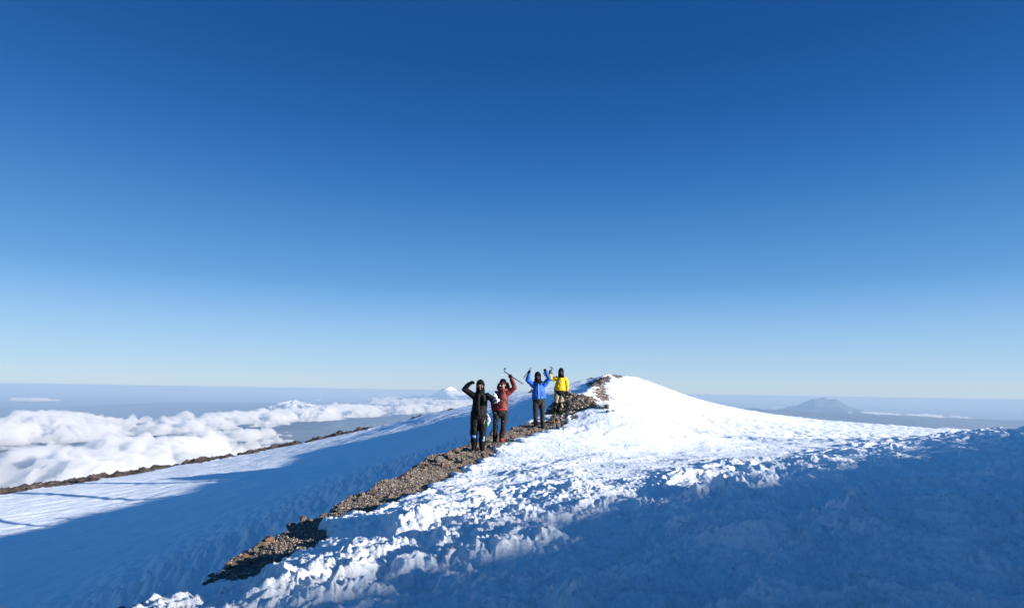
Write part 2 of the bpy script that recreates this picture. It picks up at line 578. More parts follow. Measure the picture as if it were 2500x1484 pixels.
def grid_mesh(name, x0, x1, y0, y1, nx, ny, fz, mat):
    x, y = np.meshgrid(np.linspace(x0, x1, nx), np.linspace(y0, y1, ny))
    x, y = x.ravel(), y.ravel()
    idx = np.arange(nx * ny).reshape(ny, nx)
    q = np.stack([idx[:-1, :-1], idx[:-1, 1:], idx[1:, 1:], idx[1:, :-1]], -1).reshape(-1, 4)
    return mesh_np(name, np.stack([x, y, fz(x, y)], 1), q, mat)


LAND_Z = -3000.0
land = mesh_np('land', np.array([(-240e3, -240e3, LAND_Z), (240e3, -240e3, LAND_Z), (240e3, 240e3, LAND_Z), (-240e3, 240e3, LAND_Z)]), np.array([[0, 1, 2, 3]]), M_LAND, False)
tag(land, kind='structure')

m_, nt_, b_ = new_mat('mountain_snow')
geo = nt_.nodes.new('ShaderNodeNewGeometry')
sp = nt_.nodes.new('ShaderNodeSeparateXYZ')
nt_.links.new(geo.outputs['Position'], sp.inputs[0])
nz = noise_node(nt_, 0.0011, 6, 0.65)
ma = nt_.nodes.new('ShaderNodeMath'); ma.operation = 'MULTIPLY_ADD'
nt_.links.new(nz.outputs['Fac'], ma.inputs[0]); ma.inputs[1].default_value = 3200; 
nt_.links.new(sp.outputs['Z'], ma.inputs[2])
mr_ = nt_.nodes.new('ShaderNodeMapRange')
mr_.inputs['From Min'].default_value, mr_.inputs['From Max'].default_value = 500, 900
nt_.links.new(ma.outputs[0], mr_.inputs['Value'])
r_ = ramp(nt_, mr_.outputs[0], [(0.0, (0.05, 0.06, 0.06)), (1.0, (0.82, 0.84, 0.88))])
nt_.links.new(r_.outputs[0], b_.inputs['Base Color'])
M_MTN = m_
M_PEAKS = m_.copy()
M_PEAKS.node_tree.nodes[mr_.name].inputs['From Min'].default_value = -100
M_PEAKS.node_tree.nodes[mr_.name].inputs['From Max'].default_value = 250
M_BARE = mat_rock('bare_mountain', (0.05, 0.05, 0.05), (0.08, 0.075, 0.07), (0.14, 0.12, 0.11), 0.0006, 0.2, 30)


def ridged(x, y, octs, s):
    a, t, f, w = 1.0, 0.0, 1.0, 1.0
    for k in range(octs):
        v = (1 - np.abs(pn(x * f, y * f, s + k))) ** 2 * w
        t = t + a * v
        w = np.clip(v * 1.6, 0, 1)
        a *= 0.5
        f *= 2.1
    return t


def volcano(name, px, py, Y, width_px, flat, mat, label, seed, rough):
    c = at(px, py, Y)
    R = width_px / FPX * Y
    top = c[2]

    def fz(x, y):
        d = np.hypot(x - c[0], (y - c[1]) * 0.9) / R
        d = d * (1 + 0.10 * pn(np.arctan2(y - c[1], x - c[0]) * 2.2 + 9, d * 1.5, seed))
        prof = np.exp(-d * 2.3) * 1.08 - 0.05
        if flat:
            cap_ = 0.745 + 0.02 * pn(x / 900, y / 900, seed)
            prof = -np.log(np.exp(-prof * 28) + np.exp(-cap_ * 28)) / 28 / 0.735
        h = (top - LAND_Z)
        rg = ridged((x - c[0]) / (R * 0.42), (y - c[1]) / (R * 0.42), 6, seed) - 0.9
        z = LAND_Z + h * np.clip(prof, 0, 2) * (1 + rough * rg * sstep(0.0, 0.25, d)) - 8
        z = z + 260 * rg * sstep(2.2, 0.9, d)
        return z - sstep(1.6, 2.4, d) * 900
    o = grid_mesh(name, c[0] - 2.5 * R, c[0] + 2.5 * R, c[1] - 2.5 * R, c[1] + 2.5 * R, 260, 260, fz, mat)
    o['kind'] = 'structure'
    if label:
        o['label'] = label
    return o


volcano('snowy_volcano', 1099, 947, 100000, 290, False, M_MTN, 'snow covered volcano rising out of the cloud on the horizon left of the climbers', 141, 0.34)
volcano('flat_topped_volcano', 2008, 976, 74000, 215, True, M_BARE, 'blue hazed flat topped volcano on the right horizon', 151, 0.05)


def hills(name, px0, px1, Y, depth, top_px, seed, mat, label, rough=0.5, lowf=1.0):
    x0, x1 = at(px0, 950, Y)[0], at(px1, 950, Y)[0]

    def fz(x, y):
        px = CX + x / Y * FPX
        base_h = np.interp(px, [p[0] for p in top_px], [p[1] for p in top_px])
        hz = HOR + (px - CX) * math.tan(ROLL)
        want = -(base_h - hz) / FPX * Y
        h = want - LAND_Z
        e = 1 - ((y - Y) / (depth * 0.5)) ** 2
        rg = fbm(x / (9000 * lowf), y / (9000 * lowf), 3, seed + 3) * 0.25 + (ridged(x / 5200, y / 5200, 6, seed) - 1.0) * rough
        ex = sstep(x0, x0 + 6000, x) * sstep(x1, x1 - 6000, x)
        return LAND_Z - 30 + h * np.clip(e, 0, 1) ** 0.7 * (1 + 0.35 * rg) * ex
    o = grid_mesh(name, x0, x1, Y - depth / 2, Y + depth / 2, 700, 90, fz, mat)
    o['kind'] = 'structure'
    o['label'] = label
    return o


hills('far_hills', -250, 1150, 82000, 30000, [(-250, 996), (0, 994), (180, 990), (300, 986), (420, 982), (560, 982), (800, 984), (1150, 990)], 161, M_LAND,
      'long low blue hills along the left horizon', 0.05, 3)
hills('snowy_peaks', 540, 880, 52000, 12000, [(540, 1000), (600, 992), (680, 988), (760, 984), (820, 990), (880, 998)], 171, M_PEAKS,
      'jagged snow flecked peaks behind the clouds', 1.1)
hills('forested_hills', 1560, 2750, 56000, 26000, [(1560, 990), (1700, 992), (1900, 1003), (2100, 1008), (2300, 1018), (2500, 1024), (2750, 1030)], 181, M_LAND,
      'hazy blue hills below the flat topped volcano', 0.25, 2)

# ---- clouds: closed bodies of scattering vapour with billowed tops
m = bpy.data.materials.new('cloud')
m.use_nodes = True
m.node_tree.nodes.clear()
vs = m.node_tree.nodes.new('ShaderNodeVolumePrincipled')
vs.inputs['Color'].default_value = (0.95, 0.952, 0.958, 1)
vs.inputs['Density'].default_value = 0.0045
vs.inputs['Anisotropy'].default_value = 0.0
om = m.node_tree.nodes.new('ShaderNodeOutputMaterial')
m.node_tree.links.new(vs.outputs[0], om.inputs['Volume'])
M_CLOUD_V = m
m, nt, b = new_mat('cloud_surface')
b.inputs['Base Color'].default_value = (0.93, 0.93, 0.94, 1)
b.inputs['Roughness'].default_value = 1.0
b.inputs['Specular IOR Level'].default_value = 0.0
M_CLOUD_S = m


def cloud(label, base_z, blobs, thick, seed, scale=1.0, cut=0.0, res=520, mat=None, lump=1.0):
    """blobs: (px, py, rx_px, ry_px, weight) - centre seen at a pixel on the cloud's base level, radii in pixels there"""
    ws = []
    for (px, py, rx, ry, w) in blobs:
        d0 = ray(px, py)
        t = base_z / d0[2]
        p = d0 * t
        d1, d2 = ray(px, py - ry), ray(px, py + ry)
        z1 = d1[2] if d1[2] < -12 else -12
        ya, yb = d1[1] * base_z / z1, d2[1] * base_z / d2[2]
        rxm = rx / FPX * p[1]
        ws.append((p[0], 0.5 * (ya + yb), rxm, 0.5 * abs(ya - yb), w))
    x0 = min(a[0] - a[2] * 1.5 for a in ws); x1 = max(a[0] + a[2] * 1.5 for a in ws)
    y0 = max(min(a[1] - a[3] * 1.5 for a in ws), 5000); y1 = max(a[1] + a[3] * 1.5 for a in ws)
    ny = int(res * 1.0)
    yy = np.exp(np.linspace(math.log(y0), math.log(y1), ny))
    u0, u1 = min(x0 / y0, x0 / y1), max(x1 / y0, x1 / y1)
    uu = np.linspace(u0, u1, int(res * 1.5))
    U_, Y_ = np.meshgrid(uu, yy)
    X, Y = (U_ * Y_).ravel(), Y_.ravel()
    f = np.full(X.shape, -1.0)
    for (cx, cy, rx, ry, w) in ws:
        d2 = ((X - cx) / rx) ** 2 + ((Y - cy) / ry) ** 2
        f = np.maximum(f, w * (1 - d2))
    f = np.maximum(f, -1.5)
    k = scale
    wx = X + 500 * k * fbm(X / (1800 * k), Y / (1800 * k), 3, seed + 40)
    wy = Y + 500 * k * fbm(X / (1800 * k), Y / (1800 * k), 3, seed + 45)
    cov = f - 0.18 + 1.0 * fbm(X / (3600 * k), Y / (5200 * k), 3, seed) + 0.55 * fbm(wx / (1100 * k), wy / (1100 * k), 4, seed + 5, 0.6) - cut
    b1 = 1 - np.minimum(worley(wx / (1500 * k), wy / (1500 * k), seed + 1)[0], 1) ** 1.6
    b2 = 1 - np.minimum(worley(wx / (560 * k) + 3, wy / (560 * k), seed + 2)[0], 1) ** 1.6
    b3 = 1 - np.minimum(worley(wx / (230 * k) + 3, wy / (230 * k), seed + 3)[0], 1) ** 1.6
    b4 = fbm(wx / (170 * k), wy / (170 * k), 3, seed + 9, 0.6)
    b5 = 1 - np.minimum(worley(X / (110 * k), Y / (110 * k), seed + 4)[0], 1)
    t = cov * 0.5 + 0.16 * fbm(wx / (700 * k), wy / (700 * k), 4, seed + 19, 0.6) + 0.07 * b4 + 0.07 * b5
    h = thick * (np.clip(t, -1, 1.2) + lump * (0.40 * b1 + 0.34 * b2 + 0.2 * b3) * sstep(0.0, 0.6, cov) - 0.02 + 0.10 * (b3 - .4) + 0.1 * (b2 - .4))
    keepv = h > 6
    h = np.maximum(h, 1.0)
    n = len(X)
    nr, nc = Y_.shape
    idx = np.arange(n).reshape(nr, nc)
    q = np.stack([idx[:-1, :-1], idx[:-1, 1:], idx[1:, 1:], idx[1:, :-1]], -1).reshape(-1, 4)
    q = q[keepv[q].any(1)]
    inside = keepv
    top = base_z + np.where(inside, h, 1.0)
    bot = base_z - np.where(inside, np.minimum(h * 0.25, 120), 1.0)
    V = np.concatenate([np.stack([X, Y, top], 1), np.stack([X, Y, bot], 1)])
    # one object per separate body of cloud
    cell = np.zeros((nr - 1, nc - 1), np.int32)
    keepc = keepv[idx[:-1, :-1]] | keepv[idx[:-1, 1:]] | keepv[idx[1:, 1:]] | keepv[idx[1:, :-1]]
    comp, cur = np.zeros(keepc.shape, np.int32), 0
    kc = keepc.tolist()
    lab = [[0] * (nc - 1) for _ in range(nr - 1)]
    sizes = []
    for i in range(nr - 1):
        for j in range(nc - 1):
            if kc[i][j] and not lab[i][j]:
                cur += 1
                st, cnt_ = [(i, j)], 0
                lab[i][j] = cur
                while st:
                    a_, b_ = st.pop()
                    cnt_ += 1
                    for c_, d_ in ((a_ + 1, b_), (a_ - 1, b_), (a_, b_ + 1), (a_, b_ - 1), (a_ + 1, b_ + 1), (a_ - 1, b_ - 1), (a_ + 1, b_ - 1), (a_ - 1, b_ + 1)):
                        if 0 <= c_ < nr - 1 and 0 <= d_ < nc - 1 and kc[c_][d_] and not lab[c_][d_]:
                            lab[c_][d_] = cur
                            st.append((c_, d_))
                sizes.append(cnt_)
    lab = np.array(lab).ravel()
    allq = np.stack([idx[:-1, :-1], idx[:-1, 1:], idx[1:, 1:], idx[1:, :-1]], -1).reshape(-1, 4)
    order = np.argsort(sizes)[::-1]
    VV = np.concatenate([np.stack([X, Y, top], 1), np.stack([X, Y, bot], 1)])
    for rank, ci in enumerate(order[:9]):
        if rank and sizes[ci] < 150:
            break
        q = allq[lab == ci + 1]
        e = np.concatenate([q[:, [0, 1]], q[:, [1, 2]], q[:, [2, 3]], q[:, [3, 0]]])
        key = np.minimum(e[:, 0], e[:, 1]) * (2 * n) + np.maximum(e[:, 0], e[:, 1])
        _, first, cnt = np.unique(key, return_index=True, return_counts=True)
        be = e[first[cnt == 1]]
        side = np.stack([be[:, 1], be[:, 0], be[:, 0] + n, be[:, 1] + n], 1)
        F_ = np.concatenate([q, q[:, ::-1] + n, side])
        used = np.zeros(2 * n, bool)
        used[F_] = True
        remap = np.cumsum(used) - 1
        o = mesh_np('cloud_bank' if not rank else 'cloud_puff', VV[used], remap[F_], mat or M_CLOUD_V)
        tag(o, label if not rank else 'small detached puff of cloud drifting beside the larger banks', 'cloud', 'clouds below the summit')


CB = -1900.0
cloud('huge bright white billowing cloud bank at the lower left corner below the rim', CB, [(20, 1210, 430, 130, 1.2), (380, 1125, 170, 38, 0.6), (-100, 1090, 260, 36, 0.8)], 430, 201, 1.0, 0.36)
cloud('greyer cloud streak between the two large banks at the left edge', CB, [(40, 1046, 180, 16, 0.7), (-80, 1040, 200, 18, 0.7)], 420, 211, 1.0, 0.25, 300)
cloud('broad white cloud band stretching across the middle distance', CB, [(300, 1040, 120, 26, 0.8), (480, 1040, 190, 40, 0.9), (560, 1080, 120, 30, 0.6), (170, 1018, 60, 8, 0.4)], 360, 221, 0.9, 0.44)
cloud('long row of small cumulus heads below the snowy volcano', CB, [(780, 1012, 170, 15, 0.9), (700, 1022, 120, 10, 0.7), (880, 1014, 70, 9, .6)], 420, 231, 1.0, 0.25, 420)
cloud('thin bright cloud row just under the snowy volcano', CB, [(1010, 982, 100, 5, 0.8), (1090, 988, 90, 4, 0.7)], 480, 241, 1.3, 0.1, 320)
cloud('small flat cloud above the rim left of the black suited climber', CB, [(1020, 1003, 62, 5, 0.9), (1100, 1000, 40, 4, 0.5)], 380, 251, 1.0, 0.1, 260)
cloud('thin white cloud streaks in front of the flat topped volcano', CB, [(2180, 1016, 70, 3, 0.8), (2100, 1010, 60, 2.2, 0.6), (1950, 1000, 60, 2, .5), (2260, 1019, 90, 2, .5)], 240, 261, 0.9, 0.2, 260)

cloud('small faint cloud far away near the horizon at the left edge of the view', CB, [(95, 977, 48, 1.5, 0.9)], 260, 271, 1.4, 0.1, 200)

# ---- the air
M_HAZE = bpy.data.materials.new('haze')
M_HAZE.use_nodes = True
hn = M_HAZE.node_tree
hn.nodes.clear()
hv = hn.nodes.new('ShaderNodeVolumePrincipled')
hv.inputs['Color'].default_value = (0.19, 0.295, 0.47, 1)
hv.inputs['Absorption Color'].default_value = (0.45, 0.45, 0.45, 1)
hv.inputs['Density'].default_value = 3.0e-5
ho = hn.nodes.new('ShaderNodeOutputMaterial')
hn.links.new(hv.outputs[0], ho.inputs['Volume'])
hz0, hz1, hr = -3001.5, 12.0, 250e3
hV = np.array([(x, y, z) for z in (hz0, hz1) for x, y in ((-hr, -hr), (hr, -hr), (hr, hr), (-hr, hr))])
hF = np.array([[3, 2, 1, 0], [4, 5, 6, 7], [0, 1, 5, 4], [1, 2, 6, 5], [2, 3, 7, 6], [3, 0, 4, 7]])
haze = mesh_np('haze', hV, hF, M_HAZE, False)
tag(haze, kind='stuff')


# ---------------------------------------------------------------- stones
def hull_mesh(n, seed, squash=(1, 1, 0.75), detail=0, rough=0.05):
    rr = random.Random(seed)
    bm = bmesh.new()
    for _ in range(n):
        v = Vector((rr.gauss(0, 1), rr.gauss(0, 1), rr.gauss(0, 1))).normalized() * rr.uniform(0.72, 1.0)
        bm.verts.new((v.x * squash[0] * 0.5, v.y * squash[1] * 0.5, v.z * squash[2] * 0.5))
    res = bmesh.ops.convex_hull(bm, input=bm.verts)
    for g in res['geom_interior']:
        if isinstance(g, bmesh.types.BMVert) and g.is_valid:
            bm.verts.remove(g)
    for v in [v for v in bm.verts if not v.link_faces]:
        bm.verts.remove(v)
    if detail:
        bmesh.ops.bevel(bm, geom=list(bm.edges), offset=0.035, segments=1, affect='EDGES')
        bmesh.ops.triangulate(bm, faces=bm.faces)
        for _ in range(detail):
            bmesh.ops.subdivide_edges(bm, edges=list(bm.edges), cuts=1, use_grid_fill=True)
        bm.normal_update()
        co = np.array([v.co[:] for v in bm.verts])
        d = fbm(co[:, 0] * 4 + seed * 3.1 + co[:, 2] * 2.3, co[:, 1] * 4 - co[:, 2] * 3.1 + seed, 4, seed & 63, 0.6)
        for v, k in zip(bm.verts, d):
            v.co += v.normal * float(k) * rough
    bmesh.ops.triangulate(bm, faces=bm.faces)
    return bm


def bm_arrays(bm):
    bm.verts.ensure_lookup_table()
    return np.array([v.co[:] for v in bm.verts]), np.array([[v.index for v in f.verts] for f in bm.faces])


_gravel = []
for k in range(8):
    bm = hull_mesh(9, 300 + k, (1, 0.85, 0.65))
    bm.verts.index_update()
    _gravel.append(bm_arrays(bm))
    bm.free()

_lr = np.log(G_R)
_grid_snow, _grid_rock = G_SNOW.reshape(G_SHAPE), G_ROCK.reshape(G_SHAPE)


def ground_z(x, y, which=None):
    """height of the built terrain under x, y (bilinear in the polar grid)"""
    x, y = np.asarray(x, float), np.asarray(y, float)
    t, r = np.arctan2(x, y), np.hypot(x, y)
    j = np.clip(np.searchsorted(G_TH, t) - 1, 0, len(G_TH) - 2)
    i = np.clip(np.searchsorted(G_R, r) - 1, 0, len(G_R) - 2)
    a = (t - G_TH[j]) / (G_TH[j + 1] - G_TH[j])
    b = (r - G_R[i]) / (G_R[i + 1] - G_R[i])

    def s(g):
        return (g[i, j] * (1 - a) + g[i, j + 1] * a) * (1 - b) + (g[i + 1, j] * (1 - a) + g[i + 1, j + 1] * a) * b
    zs, zr = s(_grid_snow), s(_grid_rock)
    return (np.maximum(zs, zr), zr - zs)


def rand_rot(rng, n):
    q = rng.normal(size=(n, 4))
    q /= np.linalg.norm(q, axis=1)[:, None]
    w, x, y, z = q.T
    return np.stack([np.stack([1 - 2 * (y * y + z * z), 2 * (x * y - z * w), 2 * (x * z + y * w)], -1),
                     np.stack([2 * (x * y + z * w), 1 - 2 * (x * x + z * z), 2 * (y * z - x * w)], -1),
                     np.stack([2 * (x * z - y * w), 2 * (y * z + x * w), 1 - 2 * (x * x + y * y)], -1)], 1)


def scatter(name, x, y, size, mat, seed, sink=0.25, flat=True):
    rng = np.random.RandomState(seed)
    z, bare = ground_z(x, y)
    Vs, Fs, off = [], [], 0
    kind = rng.randint(0, len(_gravel), len(x))
    Rm = rand_rot(rng, len(x))
    if flat:
        Rm[:, 2, :] *= 0.8
    for k, (v, f) in enumerate(_gravel):
        sel = np.where(kind == k)[0]
        if not len(sel):
            continue
        pts = np.einsum('nij,vj->nvi', Rm[sel], v) * size[sel][:, None, None]
        pts += np.stack([x[sel], y[sel], z[sel] + size[sel] * (0.5 - sink) * 0.5], 1)[:, None, :]
        Vs.append(pts.reshape(-1, 3))
        Fs.append((f[None] + (np.arange(len(sel)) * len(v))[:, None, None] + off).reshape(-1, 3))
        off += len(sel) * len(v)
    return mesh_np(name, np.concatenate(Vs), np.concatenate(Fs), mat, False)


def mat_gravel():
    m, nt, b = new_mat('gravel')
    g = nt.nodes.new('ShaderNodeNewGeometry')
    r = ramp(nt, g.outputs['Random Per Island'], [(0.0, (0.087, 0.074, 0.064)), (0.3, (0.209, 0.174, 0.143)), (0.6, (0.312, 0.260, 0.221)),
                                                  (0.8, (0.260, 0.190, 0.147)), (0.97, (0.451, 0.399, 0.347))])
    nt.links.new(r.outputs[0], b.inputs['Base Color'])
    b.inputs['Roughness'].default_value = 0.9
    b.inputs['Specular IOR Level'].default_value = 0.2
    return m


M_GRAVEL = mat_gravel()


def build_gravel():
    rng = np.random.RandomState(5)
    # along the path
    n = 95000
    y = 3.8 + 19.5 * rng.rand(n) ** 1.25
    x = xcrest(y) - 0.45 + rng.rand(n) * (band_right(y) - xcrest(y) + 0.9)
    _, bare = ground_z(x, y)
    clump = fbm(x * 1.4, y * 1.4, 3, 17)
    ok = (bare > -0.015) & ((clump > -0.35) | (rng.rand(n) > 0.6))
    x, y, clump = x[ok], y[ok], clump[ok]
    size = 0.014 + 0.022 * rng.rand(len(x)) ** 3 + 0.04 * (rng.rand(len(x)) > 0.985) * rng.rand(len(x))
    size = size * (1 + 0.04 * np.maximum(y - 8, 0))
    o1 = scatter('path_gravel', x, y, size, M_GRAVEL, 61)
    tag(o1, kind='stuff')
    # mound and the patches up the hill
    n = 26000
    xs, ys = [], []
    for k, (q, m_) in enumerate(((MOUND, 14000), (PATCH[0], 5000), (PATCH[1], 4000), (PATCH[2], 2500))):
        lo, hi = q.min(0) - 0.6, q.max(0) + 0.6
        xx, yy = lo[0] + rng.rand(m_) * (hi - lo)[0], lo[1] + rng.rand(m_) * (hi - lo)[1]
        xs.append(xx)
        ys.append(yy)
    x, y = np.concatenate(xs), np.concatenate(ys)
    _, bare = ground_z(x, y)
    ok = bare > -0.02
    x, y = x[ok], y[ok]
    for fx_, fy_ in ((1356, 1012), (1369, 1015)):
        f_ = at(fx_, fy_, 22.45)
        far_ = np.hypot(x - f_[0], y - f_[1]) > 0.33
        x, y = x[far_], y[far_]
    size = (0.035 + 0.13 * rng.rand(len(x)) ** 4) * np.where(y > 28, 1.4, 1.0)
    o2 = scatter('rubble', x, y, size, M_GRAVEL, 67)
    tag(o2, kind='stuff')
    # rubble along the far rim
    n = 40000
    x, y = -31 + 33 * rng.rand(n), 22 + 32 * rng.rand(n)
    sd = poly_sd(x, y, _poly)
    _, bare = ground_z(x, y)
    ok = (bare > 0.0) & (np.abs(sd) < 2.2)
    x, y = x[ok], y[ok]
    size = 0.06 + 0.22 * rng.rand(len(x)) ** 4
    o3 = scatter('rim_rubble', x, y, size, M_RIM, 71, 0.35)
    tag(o3, kind='stuff')


build_gravel()

_boulders = []
for k in range(9):
    bm = hull_mesh(11 + k % 4, 500 + k, (1, 0.8 + 0.05 * (k % 3), 0.62 + 0.09 * (k % 4)), 2, 0.035)
    me = bpy.data.meshes.new('boulder')
    bm.to_mesh(me)
    bm.free()
    _boulders.append(me)
_bm_cache = {}


def rock(px, py, Y, wpx, label=None, v=0, mat=0, group=None, squash=1.0, rz=None, name='boulder', sink=0.22, hpx=None):
    """a stone whose foot is seen at a pixel; wpx its width in photo pixels"""
    h = hit(px, py) if Y is None else None
    yc = float(np.interp(px, [400, 560, 640, 780, 920, 1060, 1120, 1200, 1255, 1290, 1345, 1400, 1500], [5, 5.7, 6.6, 8, 10, 13.5, 15, 17.5, 19.5, 21, 23.5, 26, 30]))
    if h is not None and Y is None and py > 960 and (h[1] > yc + 0.1 or h[0] < xcrest(h[1]) - 0.3):
        h = at(px, py, yc - 0.1)
    if h is None:
        p = at(px, py, Y or 20)
        h = (p[0], p[1], p[2])
    w = wpx / FPX * h[1]
    key = (v, mat)
    if key not in _bm_cache:
        me = _boulders[v].copy()
        me.materials.clear()
        me.materials.append(M_ROCKS[mat])
        _bm_cache[key] = me
    me = _bm_cache[key]
    o = link(bpy.data.objects.new(name, me))
    z, _ = ground_z(h[0], h[1])
    o.scale = (w, w, w * squash)
    co = min(vv.co.z for vv in me.vertices)
    o.rotation_euler = (0, 0, rz if rz is not None else (px * 0.37 + py * 0.11) % 6.28)
    o.location = (h[0], h[1], float(z) + w * squash * (-co) * (1 - sink * 1.6))
    tag(o, label, 'rock', group)
    return o


G1 = 'boulders along the gravel path'
rock(640, 1318, None, 46, 'large pale lumpy boulder on the left lip of the path nearest the camera', 0, 0, G1, 0.9)
rock(655, 1312, None, 34, 'pinkish boulder leaning on the nearest large boulder of the path lip', 3, 1, G1, 0.9)
rock(620, 1338, None, 30, 'dark boulder low on the outer side of the nearest path lip', 5, 2, G1, 0.9)
rock(598, 1362, None, 20, 'orange tinted stone at the left edge of the near gravel', 1, 1, G1)
rock(612, 1372, None, 16, 'small brown stone just beside the orange tinted stone', 2, 0, G1)
rock(640, 1350, None, 22, 'flat tan stone set into the near gravel below the pale boulder', 4, 0, G1, 0.6)
rock(672, 1337, None, 14, 'square upright stone on the near gravel right of the pale boulder', 6, 0, G1)
rock(684, 1370, None, 34, 'rounded dark boulder half out of the snow at the near end of the gravel', 7, 2, G1, 0.75)
rock(712, 1384, None, 40, 'long dark slab lying in the snow hollow right of the path end', 8, 2, G1, 0.45, 0.5)
rock(738, 1276, None, 30, 'pair of tan boulders fused on the path lip above the second gravel bend', 2, 0, G1, 0.9)
rock(756, 1276, None, 24, 'tan boulder beside the fused boulders on the path lip', 5, 0, G1, 0.8)
rock(796, 1274, None, 30, 'dark boulder at the narrow part of the path', 7, 2, G1, 0.8)
rock(916, 1182, None, 12, 'tiny upright stone on the lip halfway along the path', 1, 0, G1, 1.2)
rock(988, 1166, None, 28, 'lone reddish boulder perched on the lip in the middle of the path', 4, 1, G1, 0.85)
rock(1003, 1168, None, 16, 'small brown stone right of the lone reddish boulder', 6, 0, G1)
rock(1072, 1130, None, 38, 'big dark rounded boulder left on the lip below the black suited climber', 7, 2, G1, 0.9)
rock(1092, 1118, None, 42, 'big grey brown boulder on the lip below the black suited climber', 0, 0, G1, 0.85)
rock(1098, 1122, None, 24, 'pale pointed stone against the big grey brown boulder', 6, 0, G1, 1.1)
rock(1114, 1106, None, 22, 'tan wedge shaped boulder left of the black suited climber', 2, 0, G1, 1.2)
rock(1124, 1098, None, 26, 'pinkish tilted slab on the lip left of the black suited climber', 8, 1, G1, 0.7)
rock(1120, 1108, None, 12, 'small orange stone below the pinkish tilted slab', 1, 1, G1)
rock(1080, 1140, None, 15, 'pink upright stone standing in the gravel below the big boulders', 3, 1, G1, 1.5)
rock(1116, 1128, None, 26, 'grey pointed boulder in the middle of the gravel below the climber', 6, 2, G1, 0.9)
rock(1132, 1134, None, 30, 'smooth brown boulder at the snow edge below the black suited climber', 5, 0, G1, 0.6)
rock(1181, 1124, None, 22, 'pointed tan boulder at the snow edge right below the climber', 2, 0, G1, 1.1)
rock(1200, 1118, None, 22, 'low brown stone right of the pointed tan boulder', 4, 0, G1, 0.6)
rock(1045, 1142, None, 10, 'thin pale stone standing on the lip left of the big boulders', 6, 0, G1, 1.6)
rock(1034, 1152, None, 9, 'small pale stone on the lip further left of the big boulders', 1, 0, G1, 1.3)
rock(1150, 1092, None, 22, 'dark rounded boulder behind the black suited climber', 7, 2, G1, 0.9)
rock(1219, 1100, None, 20, 'grey block at the feet of the red jacketed climber', 6, 2, G1, 1.0)
rock(1192, 1096, None, 13, 'tan stone between the black suited and the red jacketed climber', 3, 0, G1)
rock(1204, 1060, None, 24, 'smooth dark boulder behind the red jacketed climber', 5, 2, G1, 0.9)
rock(1293, 1052, None, 14, 'pale square block left of the blue jacketed climber', 6, 0, G1, 1.1)
rock(1277, 1054, None, 14, 'brown block at the left end of the stones by the blue jacketed climber', 2, 0, G1)
rock(1308, 1060, None, 20, 'black shaded boulder in front of the blue jacketed climber', 7, 2, G1)
rock(1352, 1026, None, 30, 'large brown boulder between the blue and the yellow jacketed climbers', 4, 0, G1, 1.1)
rock(1361, 1030, None, 14, 'thin pale slab standing on edge in front of the yellow jacketed climber', 8, 0, G1, 2.4)
rock(1340, 1010, None, 24, 'grey boulder left of the feet of the yellow jacketed climber', 0, 2, G1, 1.1)
rock(1346, 1034, None, 24, 'reddish boulder right of the legs of the blue jacketed climber', 3, 1, G1, 0.8)
rock(1362, 1048, None, 18, 'brown boulder at the snow edge right of the blue jacketed climber', 5, 0, G1, 0.8)
rock(1372, 1050, None, 14, 'dark stone right of the brown boulder on the snow edge', 7, 2, G1, 0.8)
rock(1449, 1000, None, 22, 'brown block at the right foot of the rubble mound', 2, 0, G1, 1.2)
rock(1460, 1002, None, 16, 'dark block beside the brown block at the mound foot', 7, 2, G1, 1.1)
rock(1436, 998, None, 18, 'brown block on the lower slope of the rubble mound', 4, 0, G1, 1.1)
rock(1483, 1004, None, 28, 'dark brown boulder standing alone in the snow right of the rubble mound', 0, 0, G1, 0.85)
rock(1472, 1004, None, 16, 'dark low stone left of the lone boulder in the snow', 7, 2, G1, 0.6)
rock(1485, 1016, None, 20, 'low dark stone in the snow below the lone boulder', 5, 2, G1, 0.5)
rock(1497, 1012, None, 9, 'very small stone right of the low dark stone in the snow', 1, 0, G1, 0.6)
rock(1496, 955, None, 7, 'dark stone lying in the snow on the hill right of the upper rubble patch', 5, 2, G1, 0.6)

rngp = random.Random(11)
for k in range(80):
    u = rngp.random()
    py_y = 4.6 + 18 * u ** 1.1
    bx0, bx1 = xcrest(py_y) - 0.2, band_right(py_y) + 0.1
    edge = rngp.random() < 0.5
    x = (bx0 + rngp.random() * 0.35) if edge else bx0 + rngp.random() * (bx1 - bx0)
    z, bare = ground_z(x, py_y)
    if float(bare) < 0:
        continue
    vv, mm = rngp.randrange(9), rngp.randrange(3)
    if (vv, mm) not in _bm_cache:
        me = _boulders[vv].copy()
        me.materials.clear()
        me.materials.append(M_ROCKS[mm])
        _bm_cache[(vv, mm)] = me
    w = rngp.uniform(0.04, 0.10) * (1.3 if edge else 1) * (0.8 + py_y / 25)
    o = link(bpy.data.objects.new('stone', _bm_cache[(vv, mm)]))
    o.scale = (w, w, w * rngp.uniform(0.7, 1.1))
    o.rotation_euler = (rngp.uniform(-.3, .3), rngp.uniform(-.3, .3), rngp.uniform(0, 6.28))
    o.location = (x, py_y, float(z) + w * 0.16)
    tag(o, 'fist to head sized brown stone lying loose among the gravel of the path', 'stone', 'loose stones on the gravel path')


